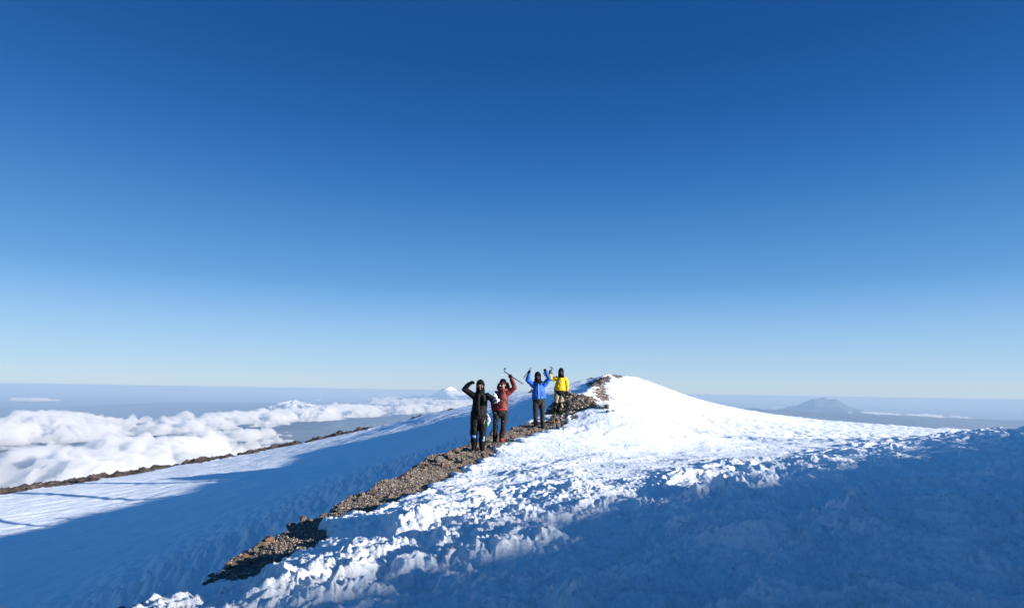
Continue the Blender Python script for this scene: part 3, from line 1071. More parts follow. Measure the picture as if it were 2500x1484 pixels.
# ---------------------------------------------------------------- people
def tube(pts, rad, n=14, front=(0, -1, 0), cap=True):
    """closed lofted tube through pts; rad: one radius or (side, front) pair per point"""
    pts = [np.array(p, float) for p in pts]
    rad = [(r, r) if np.isscalar(r) else r for r in rad]
    P_, R_ = [], []
    m = len(pts)
    tan = []
    for i in range(m):
        a = pts[max(i - 1, 0)]
        b = pts[min(i + 1, m - 1)]
        t = b - a
        tan.append(t / (np.linalg.norm(t) + 1e-9))
    if cap:
        for k, ang in enumerate((80, 55, 28)):
            s, c = math.sin(math.radians(ang)), math.cos(math.radians(ang))
            P_.append((pts[0] - tan[0] * min(rad[0]) * s, tan[0], (rad[0][0] * c, rad[0][1] * c)))
    for p, t, r in zip(pts, tan, rad):
        P_.append((p, t, r))
    if cap:
        for k, ang in enumerate((28, 55, 80)):
            s, c = math.sin(math.radians(ang)), math.cos(math.radians(ang))
            P_.append((pts[-1] + tan[-1] * min(rad[-1]) * s, tan[-1], (rad[-1][0] * c, rad[-1][1] * c)))
    f0 = np.array(front, float)
    V = []
    for p, t, r in P_:
        f = f0 - t * f0.dot(t)
        if np.linalg.norm(f) < 0.2:
            f = np.array((0, 0, 1.0)) - t * t[2]
        f /= np.linalg.norm(f)
        s = np.cross(t, f)
        for k in range(n):
            a = 2 * math.pi * k / n
            V.append(p + s * math.cos(a) * r[0] + f * math.sin(a) * r[1])
    L = len(P_)
    Fq = []
    for i in range(L - 1):
        for k in range(n):
            k2 = (k + 1) % n
            Fq.append((i * n + k, i * n + k2, (i + 1) * n + k2, (i + 1) * n + k))
    V.append(P_[0][0])
    V.append(P_[-1][0])
    a, b = len(V) - 2, len(V) - 1
    T = []
    for k in range(n):
        k2 = (k + 1) % n
        T.append((a, k2, k))
        T.append((b, (L - 1) * n + k, (L - 1) * n + k2))
    return V, Fq + T


def ball(c, r, front=(0, -1, 0)):
    c = np.array(c, float)
    r = (r, r, r) if np.isscalar(r) else r
    V, F_ = tube([(0, 0, -0.5), (0, 0, 0), (0, 0, 0.5)], [0.866, 1.0, 0.866], 16)
    V = [np.array(v) for v in V]
    V = [v / np.linalg.norm(v) for v in V]
    return [v * np.array(r) + c for v in V], F_


def joined(parts):
    V, F_ = [], []
    for v, f in parts:
        o = len(V)
        V += [tuple(x) for x in v]
        F_ += [tuple(i + o for i in q) for q in f]
    return V, F_


def raw(name, parts, mat, parent=None, smooth=True):
    V, F_ = joined(parts)
    me = bpy.data.meshes.new(name)
    me.from_pydata(V, [], F_)
    me.polygons.foreach_set('use_smooth', [smooth] * len(me.polygons))
    me.materials.append(mat)
    o = link(bpy.data.objects.new(name, me))
    if parent:
        o.parent = parent
    return o


def solid(name, parts, mat, parent=None, voxel=0.011, disp=None, smooth=3):
    """the parts grown together into one continuous skin, then given folds"""
    o = raw(name, parts, mat)
    md = o.modifiers.new('r', 'REMESH')
    md.mode = 'VOXEL'
    md.voxel_size = voxel
    ms = o.modifiers.new('s', 'SMOOTH')
    ms.iterations = smooth
    ms.factor = 0.5
    dg = bpy.context.evaluated_depsgraph_get()
    me = bpy.data.meshes.new_from_object(o.evaluated_get(dg))
    o.modifiers.clear()
    old = o.data
    o.data = me
    bpy.data.meshes.remove(old)
    me.name = name
    if not me.materials:
        me.materials.append(mat)
    if disp:
        n = len(me.vertices)
        co = np.empty(3 * n, np.float32)
        me.vertices.foreach_get('co', co)
        co = co.reshape(-1, 3)
        nr = np.empty(3 * n, np.float32)
        me.vertex_normals.foreach_get('vector', nr)
        nr = nr.reshape(-1, 3)
        co = co + nr * disp(co)[:, None]
        me.vertices.foreach_set('co', co.ravel())
    me.polygons.foreach_set('use_smooth', [True] * len(me.polygons))
    me.update()
    if parent:
        o.parent = parent
    return o


def mat_cloth(name, col, rough=0.8, var=0.25, sheen=0.0, scale=28, spec=0.25):
    m, nt, b = new_mat(name)
    n = noise_node(nt, scale, 4, 0.6)
    lo, hi = tuple(c * (1 - var) for c in col), tuple(min(1, c * (1 + var)) for c in col)
    r = ramp(nt, n.outputs['Fac'], [(0.35, lo), (0.65, hi)])
    nt.links.new(r.outputs[0], b.inputs['Base Color'])
    b.inputs['Roughness'].default_value = rough
    b.inputs['Specular IOR Level'].default_value = spec
    n2 = noise_node(nt, 60, 3, 0.6)
    bump(nt, b, n2.outputs['Fac'], 0.25, 0.006)
    return m


M_SKIN = mat_cloth('skin', (0.302, 0.166, 0.115), 0.55, 0.1)
M_BLACK = mat_cloth('black_shell', (0.006, 0.0055, 0.007), 0.7, 0.3, spec=0.15)
M_BLACK2 = mat_cloth('black_fleece', (0.006, 0.006, 0.007), 0.9, 0.3, spec=0.1)
M_PANTS = mat_cloth('charcoal_softshell', (0.009, 0.008, 0.009), 0.75, 0.3)
M_PANTS3 = mat_cloth('dark_grey_shell', (0.017, 0.015, 0.014), 0.75, 0.3)
M_RED = mat_cloth('red_down', (0.135, 0.020, 0.019), 0.5, 0.2)
M_RED2 = mat_cloth('bright_red', (0.396, 0.022, 0.025), 0.5, 0.2)
M_BLUE = mat_cloth('blue_down', (0.013, 0.094, 0.418), 0.45, 0.15)
M_BLUE_L = mat_cloth('pale_blue', (0.144, 0.302, 0.576), 0.5, 0.15)
M_YEL = mat_cloth('yellow_down', (0.619, 0.396, 0.007), 0.5, 0.08)
M_TAN = mat_cloth('tan_trousers', (0.302, 0.238, 0.158), 0.8, 0.15)
M_LEATHER = mat_cloth('brown_leather', (0.072, 0.043, 0.029), 0.6, 0.3)
M_WHITE = mat_cloth('white_glove', (0.562, 0.547, 0.540), 0.7, 0.08)
M_LENS = mat_cloth('goggle_lens', (0.036, 0.009, 0.006), 0.08, 0.1, spec=0.8)
M_DLENS = mat_cloth('dark_lens', (0.007, 0.007, 0.009), 0.06, 0.1, spec=0.8)
M_FRAME = mat_cloth('goggle_frame', (0.259, 0.238, 0.230), 0.35, 0.1, spec=0.6)
M_GREEN = mat_cloth('lime_green', (0.180, 0.432, 0.022), 0.5, 0.1)
M_LOGO = mat_cloth('bronze_thread', (0.180, 0.101, 0.050), 0.6, 0.1)
M_HAIR = mat_cloth('dark_hair', (0.014, 0.010, 0.007), 0.7, 0.2)
M_METAL, _nt, _b = new_mat('axe_steel')
_b.inputs['Metallic'].default_value = 1.0
_b.inputs['Roughness'].default_value = 0.35
_nz = noise_node(_nt, 30, 3)
_r = ramp(_nt, _nz.outputs['Fac'], [(0.3, (0.16, 0.165, 0.18)), (0.7, (0.3, 0.31, 0.33))])
_nt.links.new(_r.outputs[0], _b.inputs['Base Color'])
M_SHAFT = mat_cloth('dark_shaft', (0.025, 0.025, 0.029), 0.4, 0.2, spec=0.5)
m, nt, b = new_mat('clear_plastic')
b.inputs['Base Color'].default_value = (0.75, 0.82, 0.90, 1)
b.inputs['Roughness'].default_value = 0.15
b.inputs['Transmission Weight'].default_value = 0.35
_n = noise_node(nt, 25, 4)
bump(nt, b, _n.outputs['Fac'], 0.8, 0.02)
M_PLASTIC = m


def unit(v):
    v = np.array(v, float)
    return v / (np.linalg.norm(v) + 1e-9)


def hand_parts(wrist, d, n, r=0.011, curl=1.0, side=1):
    """palm, four unequal curled fingers and a thumb; d: along the hand, n: the way the palm faces"""
    d, n = unit(d), np.array(n, float)
    n = unit(n - d * n.dot(d))
    s = np.cross(d, n) * side
    w = np.array(wrist, float)
    out = [tube([w - d * 0.02, w + d * 0.045, w + d * 0.085], [(0.026, 0.020), (0.038, 0.018), (0.040, 0.016)], 10, n)]
    for k, (off, L) in enumerate(((-0.030, 0.030), (-0.010, 0.035), (0.010, 0.033), (0.029, 0.026))):
        b0 = w + d * 0.085 + s * off
        p1 = b0 + (d * math.cos(0.5 * curl) + n * math.sin(0.5 * curl)) * L
        p2 = p1 + (d * math.cos(2.0 * curl) + n * math.sin(2.0 * curl)) * L * 0.8
        p3 = p2 + (d * math.cos(3.1 * curl) + n * math.sin(3.1 * curl)) * L * 0.6
        out.append(tube([b0 - d * 0.02, b0, p1, p2, p3], [r, r, r * 0.95, r * 0.9, r * 0.8], 8, s))
    t0 = w + d * 0.025 - s * 0.030
    t1 = t0 - s * 0.022 + d * 0.028 + n * 0.012
    t2 = t1 + s * 0.012 + d * 0.020 + n * 0.026
    t3 = t2 + s * 0.028 + d * 0.004 + n * 0.010
    out.append(tube([t0, t1, t2, t3], [r * 1.3, r * 1.15, r * 1.05, r * 0.85], 8, n))
    return out


def head_parts(c, k=1.0):
    """c: the head's centre, face towards -Y"""
    x, y, z = c
    p = [ball((x, y + 0.012, z + 0.028), (0.076 * k, 0.093 * k, 0.094 * k)),
         tube([(x, y - 0.012, z + 0.02), (x, y - 0.026, z - 0.045), (x, y - 0.040, z - 0.088)], [(0.068, 0.070), (0.060, 0.058), (0.034, 0.034)], 14),
         tube([(x, y - 0.086, z + 0.018), (x, y - 0.104, z - 0.010), (x, y - 0.108, z - 0.024)], [0.010, 0.012, 0.015], 8),
         tube([(x - 0.040, y - 0.078, z + 0.026), (x, y - 0.088, z + 0.030), (x + 0.040, y - 0.078, z + 0.026)], [0.010, 0.012, 0.010], 8),
         tube([(x - 0.020, y - 0.084, z - 0.052), (x, y - 0.093, z - 0.050), (x + 0.020, y - 0.084, z - 0.052)], [0.007, 0.009, 0.007], 8),
         tube([(x - 0.020, y - 0.080, z - 0.064), (x, y - 0.088, z - 0.066), (x + 0.020, y - 0.080, z - 0.064)], [0.007, 0.009, 0.007], 8),
         ball((x - 0.078, y + 0.008, z - 0.002), (0.012, 0.022, 0.032)), ball((x + 0.078, y + 0.008, z - 0.002), (0.012, 0.022, 0.032)),
         ball((x - 0.046, y - 0.060, z - 0.012), (0.020, 0.022, 0.020)), ball((x + 0.046, y - 0.060, z - 0.012), (0.020, 0.022, 0.020))]
    return p


def wrinkles(amp, scale, seed, baffle=0.0, pitch=0.07, ax=None):
    def f(co):
        a = fbm(co[:, 0] * scale + co[:, 1] * 0.7 * scale, co[:, 2] * scale * 0.8 + co[:, 1] * scale * 0.6, 4, seed, 0.55)
        b = pn(co[:, 0] * scale * 0.8 + co[:, 2] * scale * 0.5, co[:, 1] * scale + co[:, 2] * scale, seed + 7)
        out = amp * (a * 0.6 + np.abs(b) * 0.9 - 0.3)
        if baffle:
            out = out + baffle * (np.abs(np.sin(math.pi * co[:, 2] / pitch + 0.25 * a)) ** 0.6 - 0.5)
        return out
    return f


class Person:
    def __init__(self, Y, fx, fy, label, group='climbers cheering on the ridge path'):
        self.Y = Y
        self.o = at(fx, fy, Y)
        z, _ = ground_z(self.o[0], self.o[1])
        print('FOOT', label[:30], 'pixel z %.3f ground %.3f' % (self.o[2], float(z)))
        self.e = link(bpy.data.objects.new('person', None))
        self.e.location = self.o
        tag(self.e, label, 'person', group)

    def J(self, px, py, dy=0.0):
        return at(px, py, self.Y + dy) - self.o


def mid(a, b, t=0.5):
    return a * (1 - t) + b * t


def arm_path(s, e, w):
    return [s, mid(s, e, 0.5), e, mid(e, w, 0.5), w]


def build_person(p, head, neck, shL, shR, elL, elR, wrL, wrR, hipL, hipR, knL, knR, anL, anR, jacket, trousers, hem, dirL, dirR, nL, nR,
                 gloveL, gloveR, wt=(1.0, 1.0), baffle=0.0, boots=None, seed=1, armr=1.0, legr=1.0, gaiter=None, jw=1.0, toeL=(-0.03, -1, 0), toeR=(0.05, -1, 0)):
    """suffix L / R: the picture's left / right side"""
    e = p.e
    for a_, toe in ((anL, toeL), (anR, toeR)):                       # stand each foot on the ground under it
        w_ = a_ + p.o + unit(toe) * 0.05
        gz = float(ground_z(w_[0], w_[1])[0]) - p.o[2] + 0.097
        print('ankle', round(a_[2], 3), '->', round(gz, 3))
        a_[2] = gz
    chest = mid(shL, shR) + np.array((0, 0, -0.10))
    pelvis = mid(hipL, hipR)
    waist = mid(chest, pelvis, 0.58)
    sw = np.linalg.norm(shR - shL) / 2
    ar = [0.052, 0.046, 0.038, 0.036, 0.026]
    body = head_parts(head)
    body.append(tube([head + np.array((0, 0.015, -0.05)), neck, neck + np.array((0, 0.01, -0.06))], [0.054, 0.054, 0.062], 12))
    body.append(tube([neck + np.array((0, 0, -0.02)), chest, waist, pelvis], [(0.10, 0.07), (sw * 0.86, 0.105), (0.135, 0.095), (0.155, 0.105)], 16))
    for s, el, w, d, nn in ((shL, elL, wrL, dirL, nL), (shR, elR, wrR, dirR, nR)):
        body.append(tube([mid(chest, s, 0.6)] + arm_path(s, el, w), [0.055] + ar, 12))
        body += hand_parts(w, d, nn, 0.010)
    for h, k, a in ((hipL, knL, anL), (hipR, knR, anR)):
        body.append(tube([h, mid(h, k, 0.4), k, mid(k, a, 0.35), a], [0.085, 0.076, 0.054, 0.054, 0.036], 12))
        body.append(tube([a + np.array((0, 0.03, -0.05)), a + np.array((0, -0.06, -0.06)), a + np.array((0, -0.15, -0.065))], [0.032, 0.034, 0.024], 10))
    solid('body', body, M_SKIN, e, 0.0095, None, 2)
    # jacket
    J = []
    top = neck + np.array((0, 0.01, 0.0))
    hemz = hem
    J.append(tube([top, mid(top, chest, 0.35), chest, waist, mid(waist, hemz, 0.6), hemz],
                  [(0.085, 0.085), (sw * 0.80, 0.115), (sw * 1.02 * jw, 0.150), (0.178 * wt[0] * jw, 0.150), (0.190 * wt[0] * jw, 0.158), (0.188 * wt[0] * jw, 0.155)], 22, cap=False))
    for s, el, w in ((shL, elL, wrL), (shR, elR, wrR)):
        inner = mid(chest + np.array((0, 0, 0.06)), s, 0.62)
        J.append(tube([inner] + arm_path(s, el, w), [0.080 * armr, 0.086 * armr, 0.074 * armr, 0.070 * armr, 0.062 * armr, 0.048 * armr], 14))
    jk = solid('jacket', J, jacket, e, 0.0115, wrinkles(0.016, 9, seed, baffle), 3)
    # trousers
    T = [tube([pelvis + np.array((0, 0, 0.12)), pelvis, pelvis + np.array((0, 0, -0.07))], [(0.165 * wt[1], 0.125), (0.175 * wt[1], 0.130), (0.150 * wt[1], 0.115)], 18)]
    for h, k, a in ((hipL, knL, anL), (hipR, knR, anR)):
        T.append(tube([h + np.array((0, 0, 0.0)), mid(h, k, 0.45), k, mid(k, a, 0.5), a + np.array((0, 0, 0.02))],
                      [0.100 * legr, 0.096 * legr, 0.078 * legr, 0.074 * legr, 0.068 * legr], 14))
    tr = solid('trousers', T, trousers, e, 0.0115, wrinkles(0.018, 8, seed + 3), 3)
    # boots
    for a, toe, mt in ((anL, toeL, boots[0]), (anR, toeR, boots[1])):
        t = unit(toe)
        up = np.array((0, 0, 1.0))
        foot = a + np.array((0, 0, -0.055))
        b = solid('boot', [tube([a + up * 0.10, a, foot - t * 0.0], [0.062, 0.058, 0.060], 14),
                           tube([foot - t * 0.075, foot, foot + t * 0.10, foot + t * 0.185], [(0.046, 0.040), (0.052, 0.050), (0.054, 0.042), (0.044, 0.030)], 14, (0, 0, 1))],
                  mt, e, 0.011, wrinkles(0.006, 14, seed + 5), 2)
        raw('sole', [tube([foot - t * 0.10 - up * 0.036, foot + t * 0.05 - up * 0.036, foot + t * 0.21 - up * 0.036], [(0.044, 0.012), (0.050, 0.012), (0.040, 0.012)], 14, (0, 0, 1))], M_SHAFT, b)
    for w, el, d, nn, g in ((wrL, elL, dirL, nL, gloveL), (wrR, elR, dirR, nR, gloveR)):
        if g:
            dd = unit(w - el)
            solid('glove', hand_parts(w, d, nn, 0.0155) + [tube([w - dd * 0.07, w - dd * 0.02, w + unit(d) * 0.03], [0.058, 0.052, 0.040], 12)],
                  g, e, 0.008, wrinkles(0.004, 20, seed + 9), 1)
    if gaiter:
        for k, a in ((knL, anL), (knR, anR)):
            gaiter(k, a, e, seed)
    return jk, tr


def A(x, y, z):
    return np.array((x, y, z), float)


def hood_up(e, head, mat, top=0.15, w=0.125, back=0.13, seed=3, open_=0.5, name='hood'):
    """a shell round the head, open at the face"""
    x, y, z = head
    o = solid(name, [ball((x, y + 0.022, z + 0.025), (w, back, top)), tube([(x, y + 0.03, z - 0.04), (x, y + 0.035, z - 0.14)], [(w * 0.95, back * 0.8), (w * 1.05, 0.11)], 16)],
              mat, None, 0.010, wrinkles(0.010, 12, seed), 2)
    bm = bmesh.new()
    bm.from_mesh(o.data)
    kill = [v for v in bm.verts if ((v.co.x - x) / (w * 0.70)) ** 2 + ((v.co.z - z + 0.008) / (0.080)) ** 2 < open_ * 2 and v.co.y < y - 0.02]
    bmesh.ops.delete(bm, geom=kill, context='VERTS')
    bm.to_mesh(o.data)
    bm.free()
    o.parent = e
    md = o.modifiers.new('thick', 'SOLIDIFY')
    md.thickness = 0.010
    return o


def goggles(e, head, lens, frame, w=0.070, h=0.026, dy=0.0, name='goggles'):
    x, y, z = head
    f = raw(name, [tube([(x - w, y - 0.052 + dy, z + 0.006), (x - w * 0.6, y - 0.088 + dy, z + 0.008), (x, y - 0.100 + dy, z + 0.008), (x + w * 0.6, y - 0.088 + dy, z + 0.008), (x + w, y - 0.052 + dy, z + 0.006)],
                         [(0.011, h), (0.013, h * 1.15), (0.012, h), (0.013, h * 1.15), (0.011, h)], 10, (0, 0, 1))], frame, e)
    for s in (-1, 1):
        raw('lens', [ball((x + s * w * 0.52, y - 0.097 + dy, z + 0.007), (w * 0.44, 0.013, h * 0.86))], lens, f)
    return f


# ---- first climber: black suit
p = Person(15.0, 1166, 1099, 'climber in an all black hooded suit with blue gaiters and one fist raised')
J = p.J
head = J(1172.5, 943, -0.02)
hl, hr = J(1159.5, 1018), J(1177.5, 1018)
kl, kr = J(1157.5, 1056, -0.04), J(1178, 1057, -0.08)
al, ar_ = J(1157, 1085), J(1177, 1084, -0.02)


def gaiter1(k, a, e, seed):
    kk = mid(k, a, 0.22)
    g = solid('gaiter', [tube([kk, mid(kk, a, 0.5), a + A(0, 0, 0.0)], [(0.080, 0.078), (0.068, 0.068), (0.062, 0.064)], 16)], M_BLACK, e, 0.010, wrinkles(0.006, 14, seed), 2)
    raw('gaiter_panel', [tube([kk + A(0.006, -0.058, -0.01), mid(kk, a, 0.42) + A(0.008, -0.052, 0)], [(0.058, 0.030), (0.052, 0.028)], 12)], M_BLUE_L, g)
    raw('gaiter_cuff', [tube([kk + A(0, 0, 0.035), kk + A(0, 0, 0.0)], [(0.084, 0.082), (0.083, 0.081)], 18)], mat_cloth('gaiter_cuff', (0.115, 0.216, 0.360), 0.6, 0.3), g)


jk, tr = build_person(p, head, J(1172, 955), J(1156, 966, 0.02), J(1190, 966, 0.02), J(1132.5, 949, 0.0), J(1204, 977, -0.06), J(1147, 936, -0.06), J(1211, 979.5, -0.22),
                      hl, hr, kl, kr, al, ar_, M_BLACK, M_BLACK, J(1168, 1016), (0.9, -0.2, 0.35), (0.6, -0.8, 0.05), (0.4, -0.9, -0.4), (-0.3, -0.2, 1),
                      M_BLACK2, M_WHITE, wt=(1.02, 1.10), boots=(M_BLACK2, M_BLACK2), seed=11, armr=0.98, legr=1.14, gaiter=gaiter1, jw=1.02)
e = p.e
hood_up(e, head, M_BLACK2, 0.150, 0.108, 0.125, 13, 0.40)
solid('balaclava', [tube([head + A(0, -0.030, -0.045), head + A(0, -0.015, -0.10), J(1172, 958, -0.01)], [(0.066, 0.070), (0.064, 0.066), (0.085, 0.085)], 16),
                    tube([head + A(0, 0.0, 0.055), head + A(0, 0.01, 0.10)], [(0.088, 0.098), (0.070, 0.080)], 16)], M_BLACK2, e, 0.009, wrinkles(0.005, 14, 4), 2)
goggles(e, head + A(0, 0.002, 0.004), M_LENS, M_FRAME, 0.068, 0.020, name='sunglasses')
raw('mouthpiece', [ball(head + A(0.004, -0.108, -0.062), (0.012, 0.014, 0.020))], M_FRAME, e)
raw('jacket_flap', [tube([J(1169, 962, -0.16), J(1168.5, 985, -0.165), J(1169, 1012, -0.165)], [(0.022, 0.010)] * 3, 8)], M_PANTS, jk)
raw('chest_emblem', [tube([J(1180.5, 967.5, -0.150), J(1184, 966.8, -0.142)], [(0.009, 0.008)] * 2, 8)], M_LOGO, jk)
bagp = [tube([J(1205.5, 958, -0.22), J(1208, 964, -0.24), J(1211, 971, -0.26), J(1214, 977, -0.28)], [(0.010, 0.012), (0.045, 0.03), (0.038, 0.03), (0.020, 0.02)], 14)]
bag = solid('plastic_bag', bagp, M_PLASTIC, None, 0.009, wrinkles(0.016, 16, 77), 1)
bag.location = p.o
tag(bag, 'crumpled clear plastic bag held in the white gloved hand of the black suited climber', 'bag')
ge = link(bpy.data.objects.new('gear_pouch', None))
ge.location = p.o + J(1190, 1012, -0.05)
tag(ge, 'clear pouch with green and red bits hanging at the hip of the black suited climber', 'pouch')
q0 = J(1190, 1012, -0.05)
_pch = solid('pouch', [tube([J(1190.5, 1010, -0.05) - q0, J(1192, 1018, -0.06) - q0, J(1194, 1026, -0.06) - q0, J(1191, 1035, -0.06) - q0], [(0.012, 0.012), (0.032, 0.025), (0.042, 0.028), (0.026, 0.022)], 14)],
      M_PLASTIC, ge, 0.009, wrinkles(0.012, 16, 78), 1)
raw('green_end', [tube([J(1190, 1034, -0.09) - q0, J(1191.5, 1038, -0.08) - q0], [0.022, 0.018], 12)], M_GREEN, ge)
raw('red_tag', [tube([J(1190.5, 1015, -0.09) - q0, J(1193, 1019, -0.09) - q0], [0.010, 0.008], 8)], M_RED2, ge)
raw('carabiner', [tube([J(1189.5, 1008, -0.07) - q0, J(1188.5, 1012, -0.08) - q0, J(1190, 1017, -0.09) - q0, J(1192, 1012, -0.08) - q0, J(1189.5, 1008, -0.07) - q0], [0.006] * 5, 8)], M_METAL, ge)
raw('leg_patch', [tube([J(1184, 1024, -0.11), J(1181.5, 1034, -0.13)], [(0.010, 0.008), (0.008, 0.008)], 8)], M_TAN, tr)

# ---- second climber: red down jacket
p = Person(16.5, 1217, 1083, 'climber in a red down jacket and black trousers holding an ice axe over the head')
J = p.J
head = J(1228, 937, -0.03)
hl, hr = J(1211.5, 1004), J(1232, 1004)
jk, tr = build_person(p, head, J(1227, 949), J(1213.5, 960, 0.03), J(1241, 958, 0.0), J(1203.5, 981, 0.02), J(1256.5, 946, -0.06), J(1204.5, 999, -0.03), J(1248, 924, -0.10),
                      hl, hr, J(1209, 1035, -0.05), J(1229, 1036, -0.07), J(1208.5, 1068, 0.02), J(1224, 1066, -0.05), M_RED, M_PANTS, J(1222, 1000),
                      (-0.02, -0.1, -1), (-0.25, -0.15, 1), (0.8, -0.4, 0), (-0.5, -0.85, 0.0), M_BLACK2, M_BLACK2, wt=(1.02, 1.0), baffle=0.012,
                      boots=(M_BLACK2, M_RED2), seed=21, armr=1.02, legr=0.92, toeL=(0.15, -1, 0), toeR=(0.1, -1, 0))
e = p.e
solid('hood', [tube([J(1216.5, 947, 0.09), J(1217, 938, 0.10)], [0.045, 0.035], 12), tube([J(1239, 936, 0.07), J(1240, 946, 0.05), J(1237, 953, 0.02)], [0.040, 0.052, 0.05], 12),
               tube([J(1218, 949, 0.10), J(1228, 946, 0.14), J(1239, 946, 0.08)], [0.055, 0.06, 0.055], 12), tube([J(1220, 951, -0.08), J(1228, 953, -0.11), J(1237, 951, -0.06)], [0.04, 0.045, 0.04], 12)],
      M_RED, e, 0.010, wrinkles(0.012, 12, 31), 2)
hat = solid('hat', [ball(head + A(0, 0.012, 0.050), (0.094, 0.108, 0.092)), tube([head + A(-0.084, 0.01, 0.03), head + A(-0.086, 0.0, -0.02)], [0.020, 0.018], 10),
                    tube([head + A(0.084, 0.01, 0.03), head + A(0.086, 0.0, -0.02)], [0.020, 0.018], 10)], M_BLACK2, e, 0.009, wrinkles(0.003, 20, 5), 2)
goggles(e, head + A(0, 0.0, 0.004), M_LENS, mat_cloth('red_frame', (0.180, 0.022, 0.014), 0.4, 0.1), 0.072, 0.020, name='sunglasses')
raw('teeth', [tube([head + A(-0.018, -0.094, -0.056), head + A(0, -0.1, -0.058), head + A(0.018, -0.094, -0.056)], [(0.005, 0.005)] * 3, 8)], M_WHITE, e)
raw('jacket_hem', [tube([J(1222, 1000.5), J(1222, 998)], [(0.196, 0.160), (0.196, 0.160)], 28, cap=False)], M_RED2, jk)
raw('sling', [tube([J(1229, 971, -0.165), J(1236, 979, -0.150), J(1241, 988, -0.09)], [0.007] * 3, 8)], M_BLACK2, e)
raw('zip', [tube([J(1223, 957, -0.155), J(1223, 975, -0.165), J(1223.5, 997, -0.165)], [(0.012, 0.006)] * 3, 8)], M_BLACK, jk)
raw('knee_emblem', [ball(J(1228.7, 1028.5, -0.135), (0.017, 0.012, 0.022))], M_RED2, tr)
p2 = p


def ice_axe(g, px0, py0, dy0, px1, py1, dy1, Y, label, length_px=None, head_dir=None, group=None):
    """head at pixel 0, spike at pixel 1"""
    a, b = at(px0, py0, Y + dy0), at(px1, py1, Y + dy1)
    e = link(bpy.data.objects.new('ice_axe', None))
    e.location = a
    tag(e, label, 'ice axe', 'ice axes held up by the climbers')
    d = unit(b - a)
    L = np.linalg.norm(b - a)
    h = unit(np.array(head_dir, float) - d * np.dot(head_dir, d))
    z0 = np.zeros(3)
    raw('shaft', [tube([z0, d * L * 0.5, d * (L - 0.05)], [(0.013, 0.011)] * 3, 10)], M_SHAFT, e)
    raw('spike', [tube([d * (L - 0.07), d * (L - 0.02), d * (L + 0.02)], [0.013, 0.010, 0.003], 8)], M_METAL, e)
    raw('pick', [tube([z0, h * 0.05 + d * 0.006, h * 0.10 + d * 0.025, h * 0.135 + d * 0.055], [(0.014, 0.009), (0.012, 0.007), (0.009, 0.006), (0.003, 0.003)], 8, d)], M_METAL, e)
    raw('adze', [tube([z0, -h * 0.05 - d * 0.006, -h * 0.09 + d * 0.008], [(0.012, 0.010), (0.012, 0.02), (0.008, 0.032)], 8, d)], M_METAL, e)
    return e


ice_axe(None, 1229.5, 905.5, -0.16, 1277, 937.5, -0.22, 16.5, 'long dark ice axe held aloft by the climber in the red jacket', head_dir=(-0.2, -0.2, -1))

# ---- third climber: blue down jacket
p = Person(19.9, 1315.5, 1042, 'climber in a bright blue down jacket with both fists raised above the head')
J = p.J
head = J(1313, 920.5, -0.03)
jk, tr = build_person(p, head, J(1314, 931), J(1302, 940, 0.02), J(1328, 939, 0.02), J(1287.5, 927, -0.05), J(1341, 924, -0.05), J(1291.5, 912.5, -0.10), J(1333, 908.5, -0.10),
                      J(1308, 978), J(1323, 978), J(1307.5, 1005, -0.05), J(1324, 1006, -0.06), J(1307, 1031, 0.02), J(1325, 1034.5, -0.06), M_BLUE, M_PANTS3, J(1316, 974),
                      (0.12, -0.2, 1), (-0.35, -0.2, 0.9), (0.5, -0.85, 0.1), (-0.4, -0.9, 0.1), M_BLACK2, M_BLACK2, wt=(1.14, 1.04), baffle=0.013, jw=1.08,
                      boots=(M_BLACK2, M_PANTS), seed=41, armr=1.12, legr=1.0)
e = p.e
hood_up(e, head, M_BLACK2, 0.160, 0.112, 0.125, 43, 0.34)
solid('neck_gaiter', [tube([head + A(0, -0.034, -0.035), head + A(0, -0.02, -0.09), J(1314, 934, -0.02)], [(0.066, 0.068), (0.070, 0.068), (0.105, 0.095)], 16)], M_BLACK2, e, 0.009, wrinkles(0.006, 14, 44), 2)
goggles(e, head + A(0, 0.0, 0.004), M_DLENS, M_BLACK, 0.072, 0.024)
solid('collar', [tube([J(1304, 934, -0.03), J(1309, 937, -0.10), J(1315, 938.5, -0.12), J(1321, 937, -0.10), J(1326, 933, -0.03), J(1322, 931, 0.09), J(1308, 931, 0.09), J(1304, 934, -0.03)],
                      [(0.035, 0.035)] * 8, 12)], mat_cloth('navy_lining', (0.009, 0.036, 0.158), 0.6), e, 0.010, wrinkles(0.006, 14, 45), 2)
raw('zip', [tube([J(1314.5, 938, -0.150), J(1315, 955, -0.175), J(1315.5, 973.5, -0.178)], [(0.020, 0.008)] * 3, 8)], M_BLUE_L, jk)
raw('pocket_zip', [tube([J(1326, 957, -0.16), J(1328.5, 966, -0.135)], [(0.006, 0.006)] * 2, 8)], mat_cloth('navy_zip', (0.009, 0.036, 0.158), 0.6), jk)
ice_axe(None, 1296.5, 897.5, 0.02, 1277.8, 923, 0.10, 19.9, 'ice axe hanging behind the left raised fist of the blue jacketed climber', head_dir=(0.2, 1, 0.3))

# ---- fourth climber: yellow down jacket
p = Person(22.6, 1361, 1012, 'climber in a yellow down jacket and tan trousers beside the rubble mound')
J = p.J
head = J(1370, 909.5, -0.03)


def gaiter4(k, a, e, seed):
    kk = mid(k, a, 0.05)
    solid('gaiter', [tube([kk, mid(kk, a, 0.5), a + A(0, 0, -0.01)], [(0.092, 0.088), (0.084, 0.08), (0.076, 0.078)], 16)], M_BLACK, e, 0.010, wrinkles(0.012, 12, seed), 2)


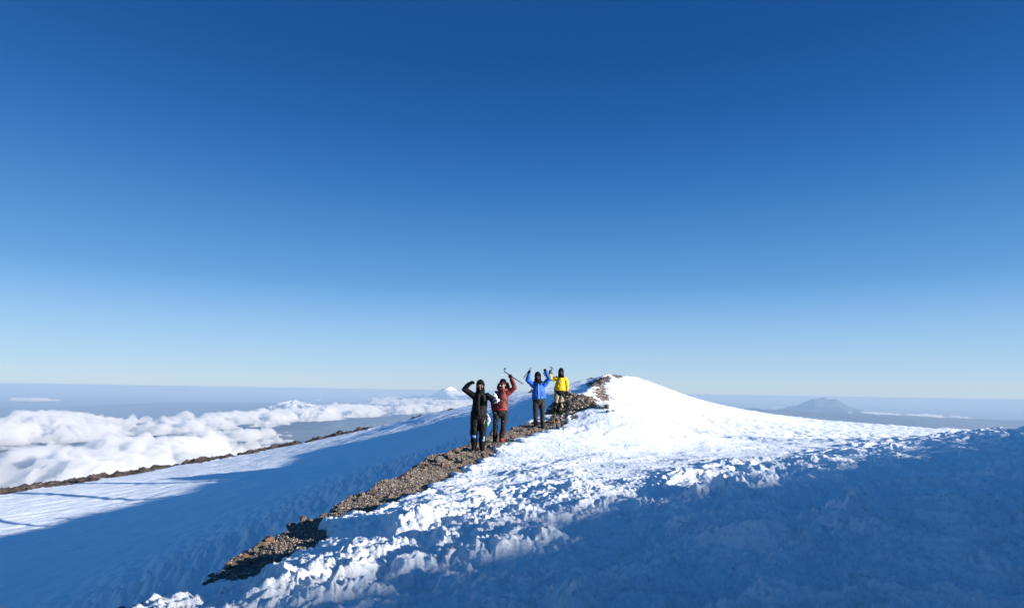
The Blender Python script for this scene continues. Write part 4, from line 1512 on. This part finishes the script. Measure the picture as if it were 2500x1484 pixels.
jk, tr = build_person(p, head, J(1369, 918), J(1359, 924, 0.03), J(1379, 924, 0.03), J(1345.5, 925.5, 0.05), J(1385, 939, 0.0), J(1342.5, 910, -0.02), J(1384.5, 953.5, -0.04),
                      J(1360, 957), J(1372.5, 957), J(1358, 982, -0.05), J(1369.5, 982, -0.07), J(1356.5, 1003.5, 0.02), J(1369, 1006.5, -0.05), M_YEL, M_TAN, J(1367, 954),
                      (-0.05, -0.3, 1), (-0.1, -0.2, -1), (0.7, -0.6, 0), (-0.8, -0.5, 0), M_BLACK2, M_BLACK2, wt=(1.12, 1.0), baffle=0.010, jw=1.05, boots=(M_YEL, M_YEL),
                      seed=61, armr=1.02, legr=1.05, gaiter=gaiter4)
e = p.e
hood_up(e, head, M_BLACK2, 0.160, 0.110, 0.12, 63, 0.33)
solid('balaclava', [tube([head + A(0, -0.034, -0.040), head + A(0, -0.02, -0.09), J(1369.5, 920, -0.02)], [(0.066, 0.066), (0.064, 0.066), (0.09, 0.085)], 16)], M_BLACK2, e, 0.009, wrinkles(0.005, 14, 64), 2)
goggles(e, head + A(0, 0.0, 0.006), M_DLENS, M_BLACK, 0.070, 0.020, name='sunglasses')
solid('harness', [tube([J(1367, 960), J(1367, 954.5)], [(0.196, 0.142), (0.190, 0.140)], 24)], M_BLACK, e, 0.011, wrinkles(0.012, 10, 65), 2)
solid('thigh_panel', [tube([J(1362, 960, -0.06), J(1362.5, 964, -0.07)], [(0.075, 0.06), (0.05, 0.05)], 14), tube([J(1373, 960, -0.05), J(1373.5, 969, -0.07)], [(0.085, 0.07), (0.07, 0.055)], 14)],
      M_BLACK, tr, 0.010, wrinkles(0.008, 12, 66), 2)
raw('zip', [tube([J(1368, 922, -0.150), J(1367.5, 938, -0.165), J(1367, 953, -0.165)], [(0.008, 0.006)] * 3, 8)], mat_cloth('ochre_zip', (0.324, 0.173, 0.014), 0.6), jk)
ice_axe(None, 1346.8, 897.5, -0.05, 1347.8, 915, 0.06, 22.6, 'short upright steel topped ice axe in the raised hand of the yellow jacketed climber', head_dir=(0.5, -0.8, 0))
ice_axe(None, 1329, 915.5, 0.12, 1343.5, 909, 0.0, 22.6, 'ice axe with its head showing between the blue hooded head and raised arm', head_dir=(-0.4, 0.1, -1))
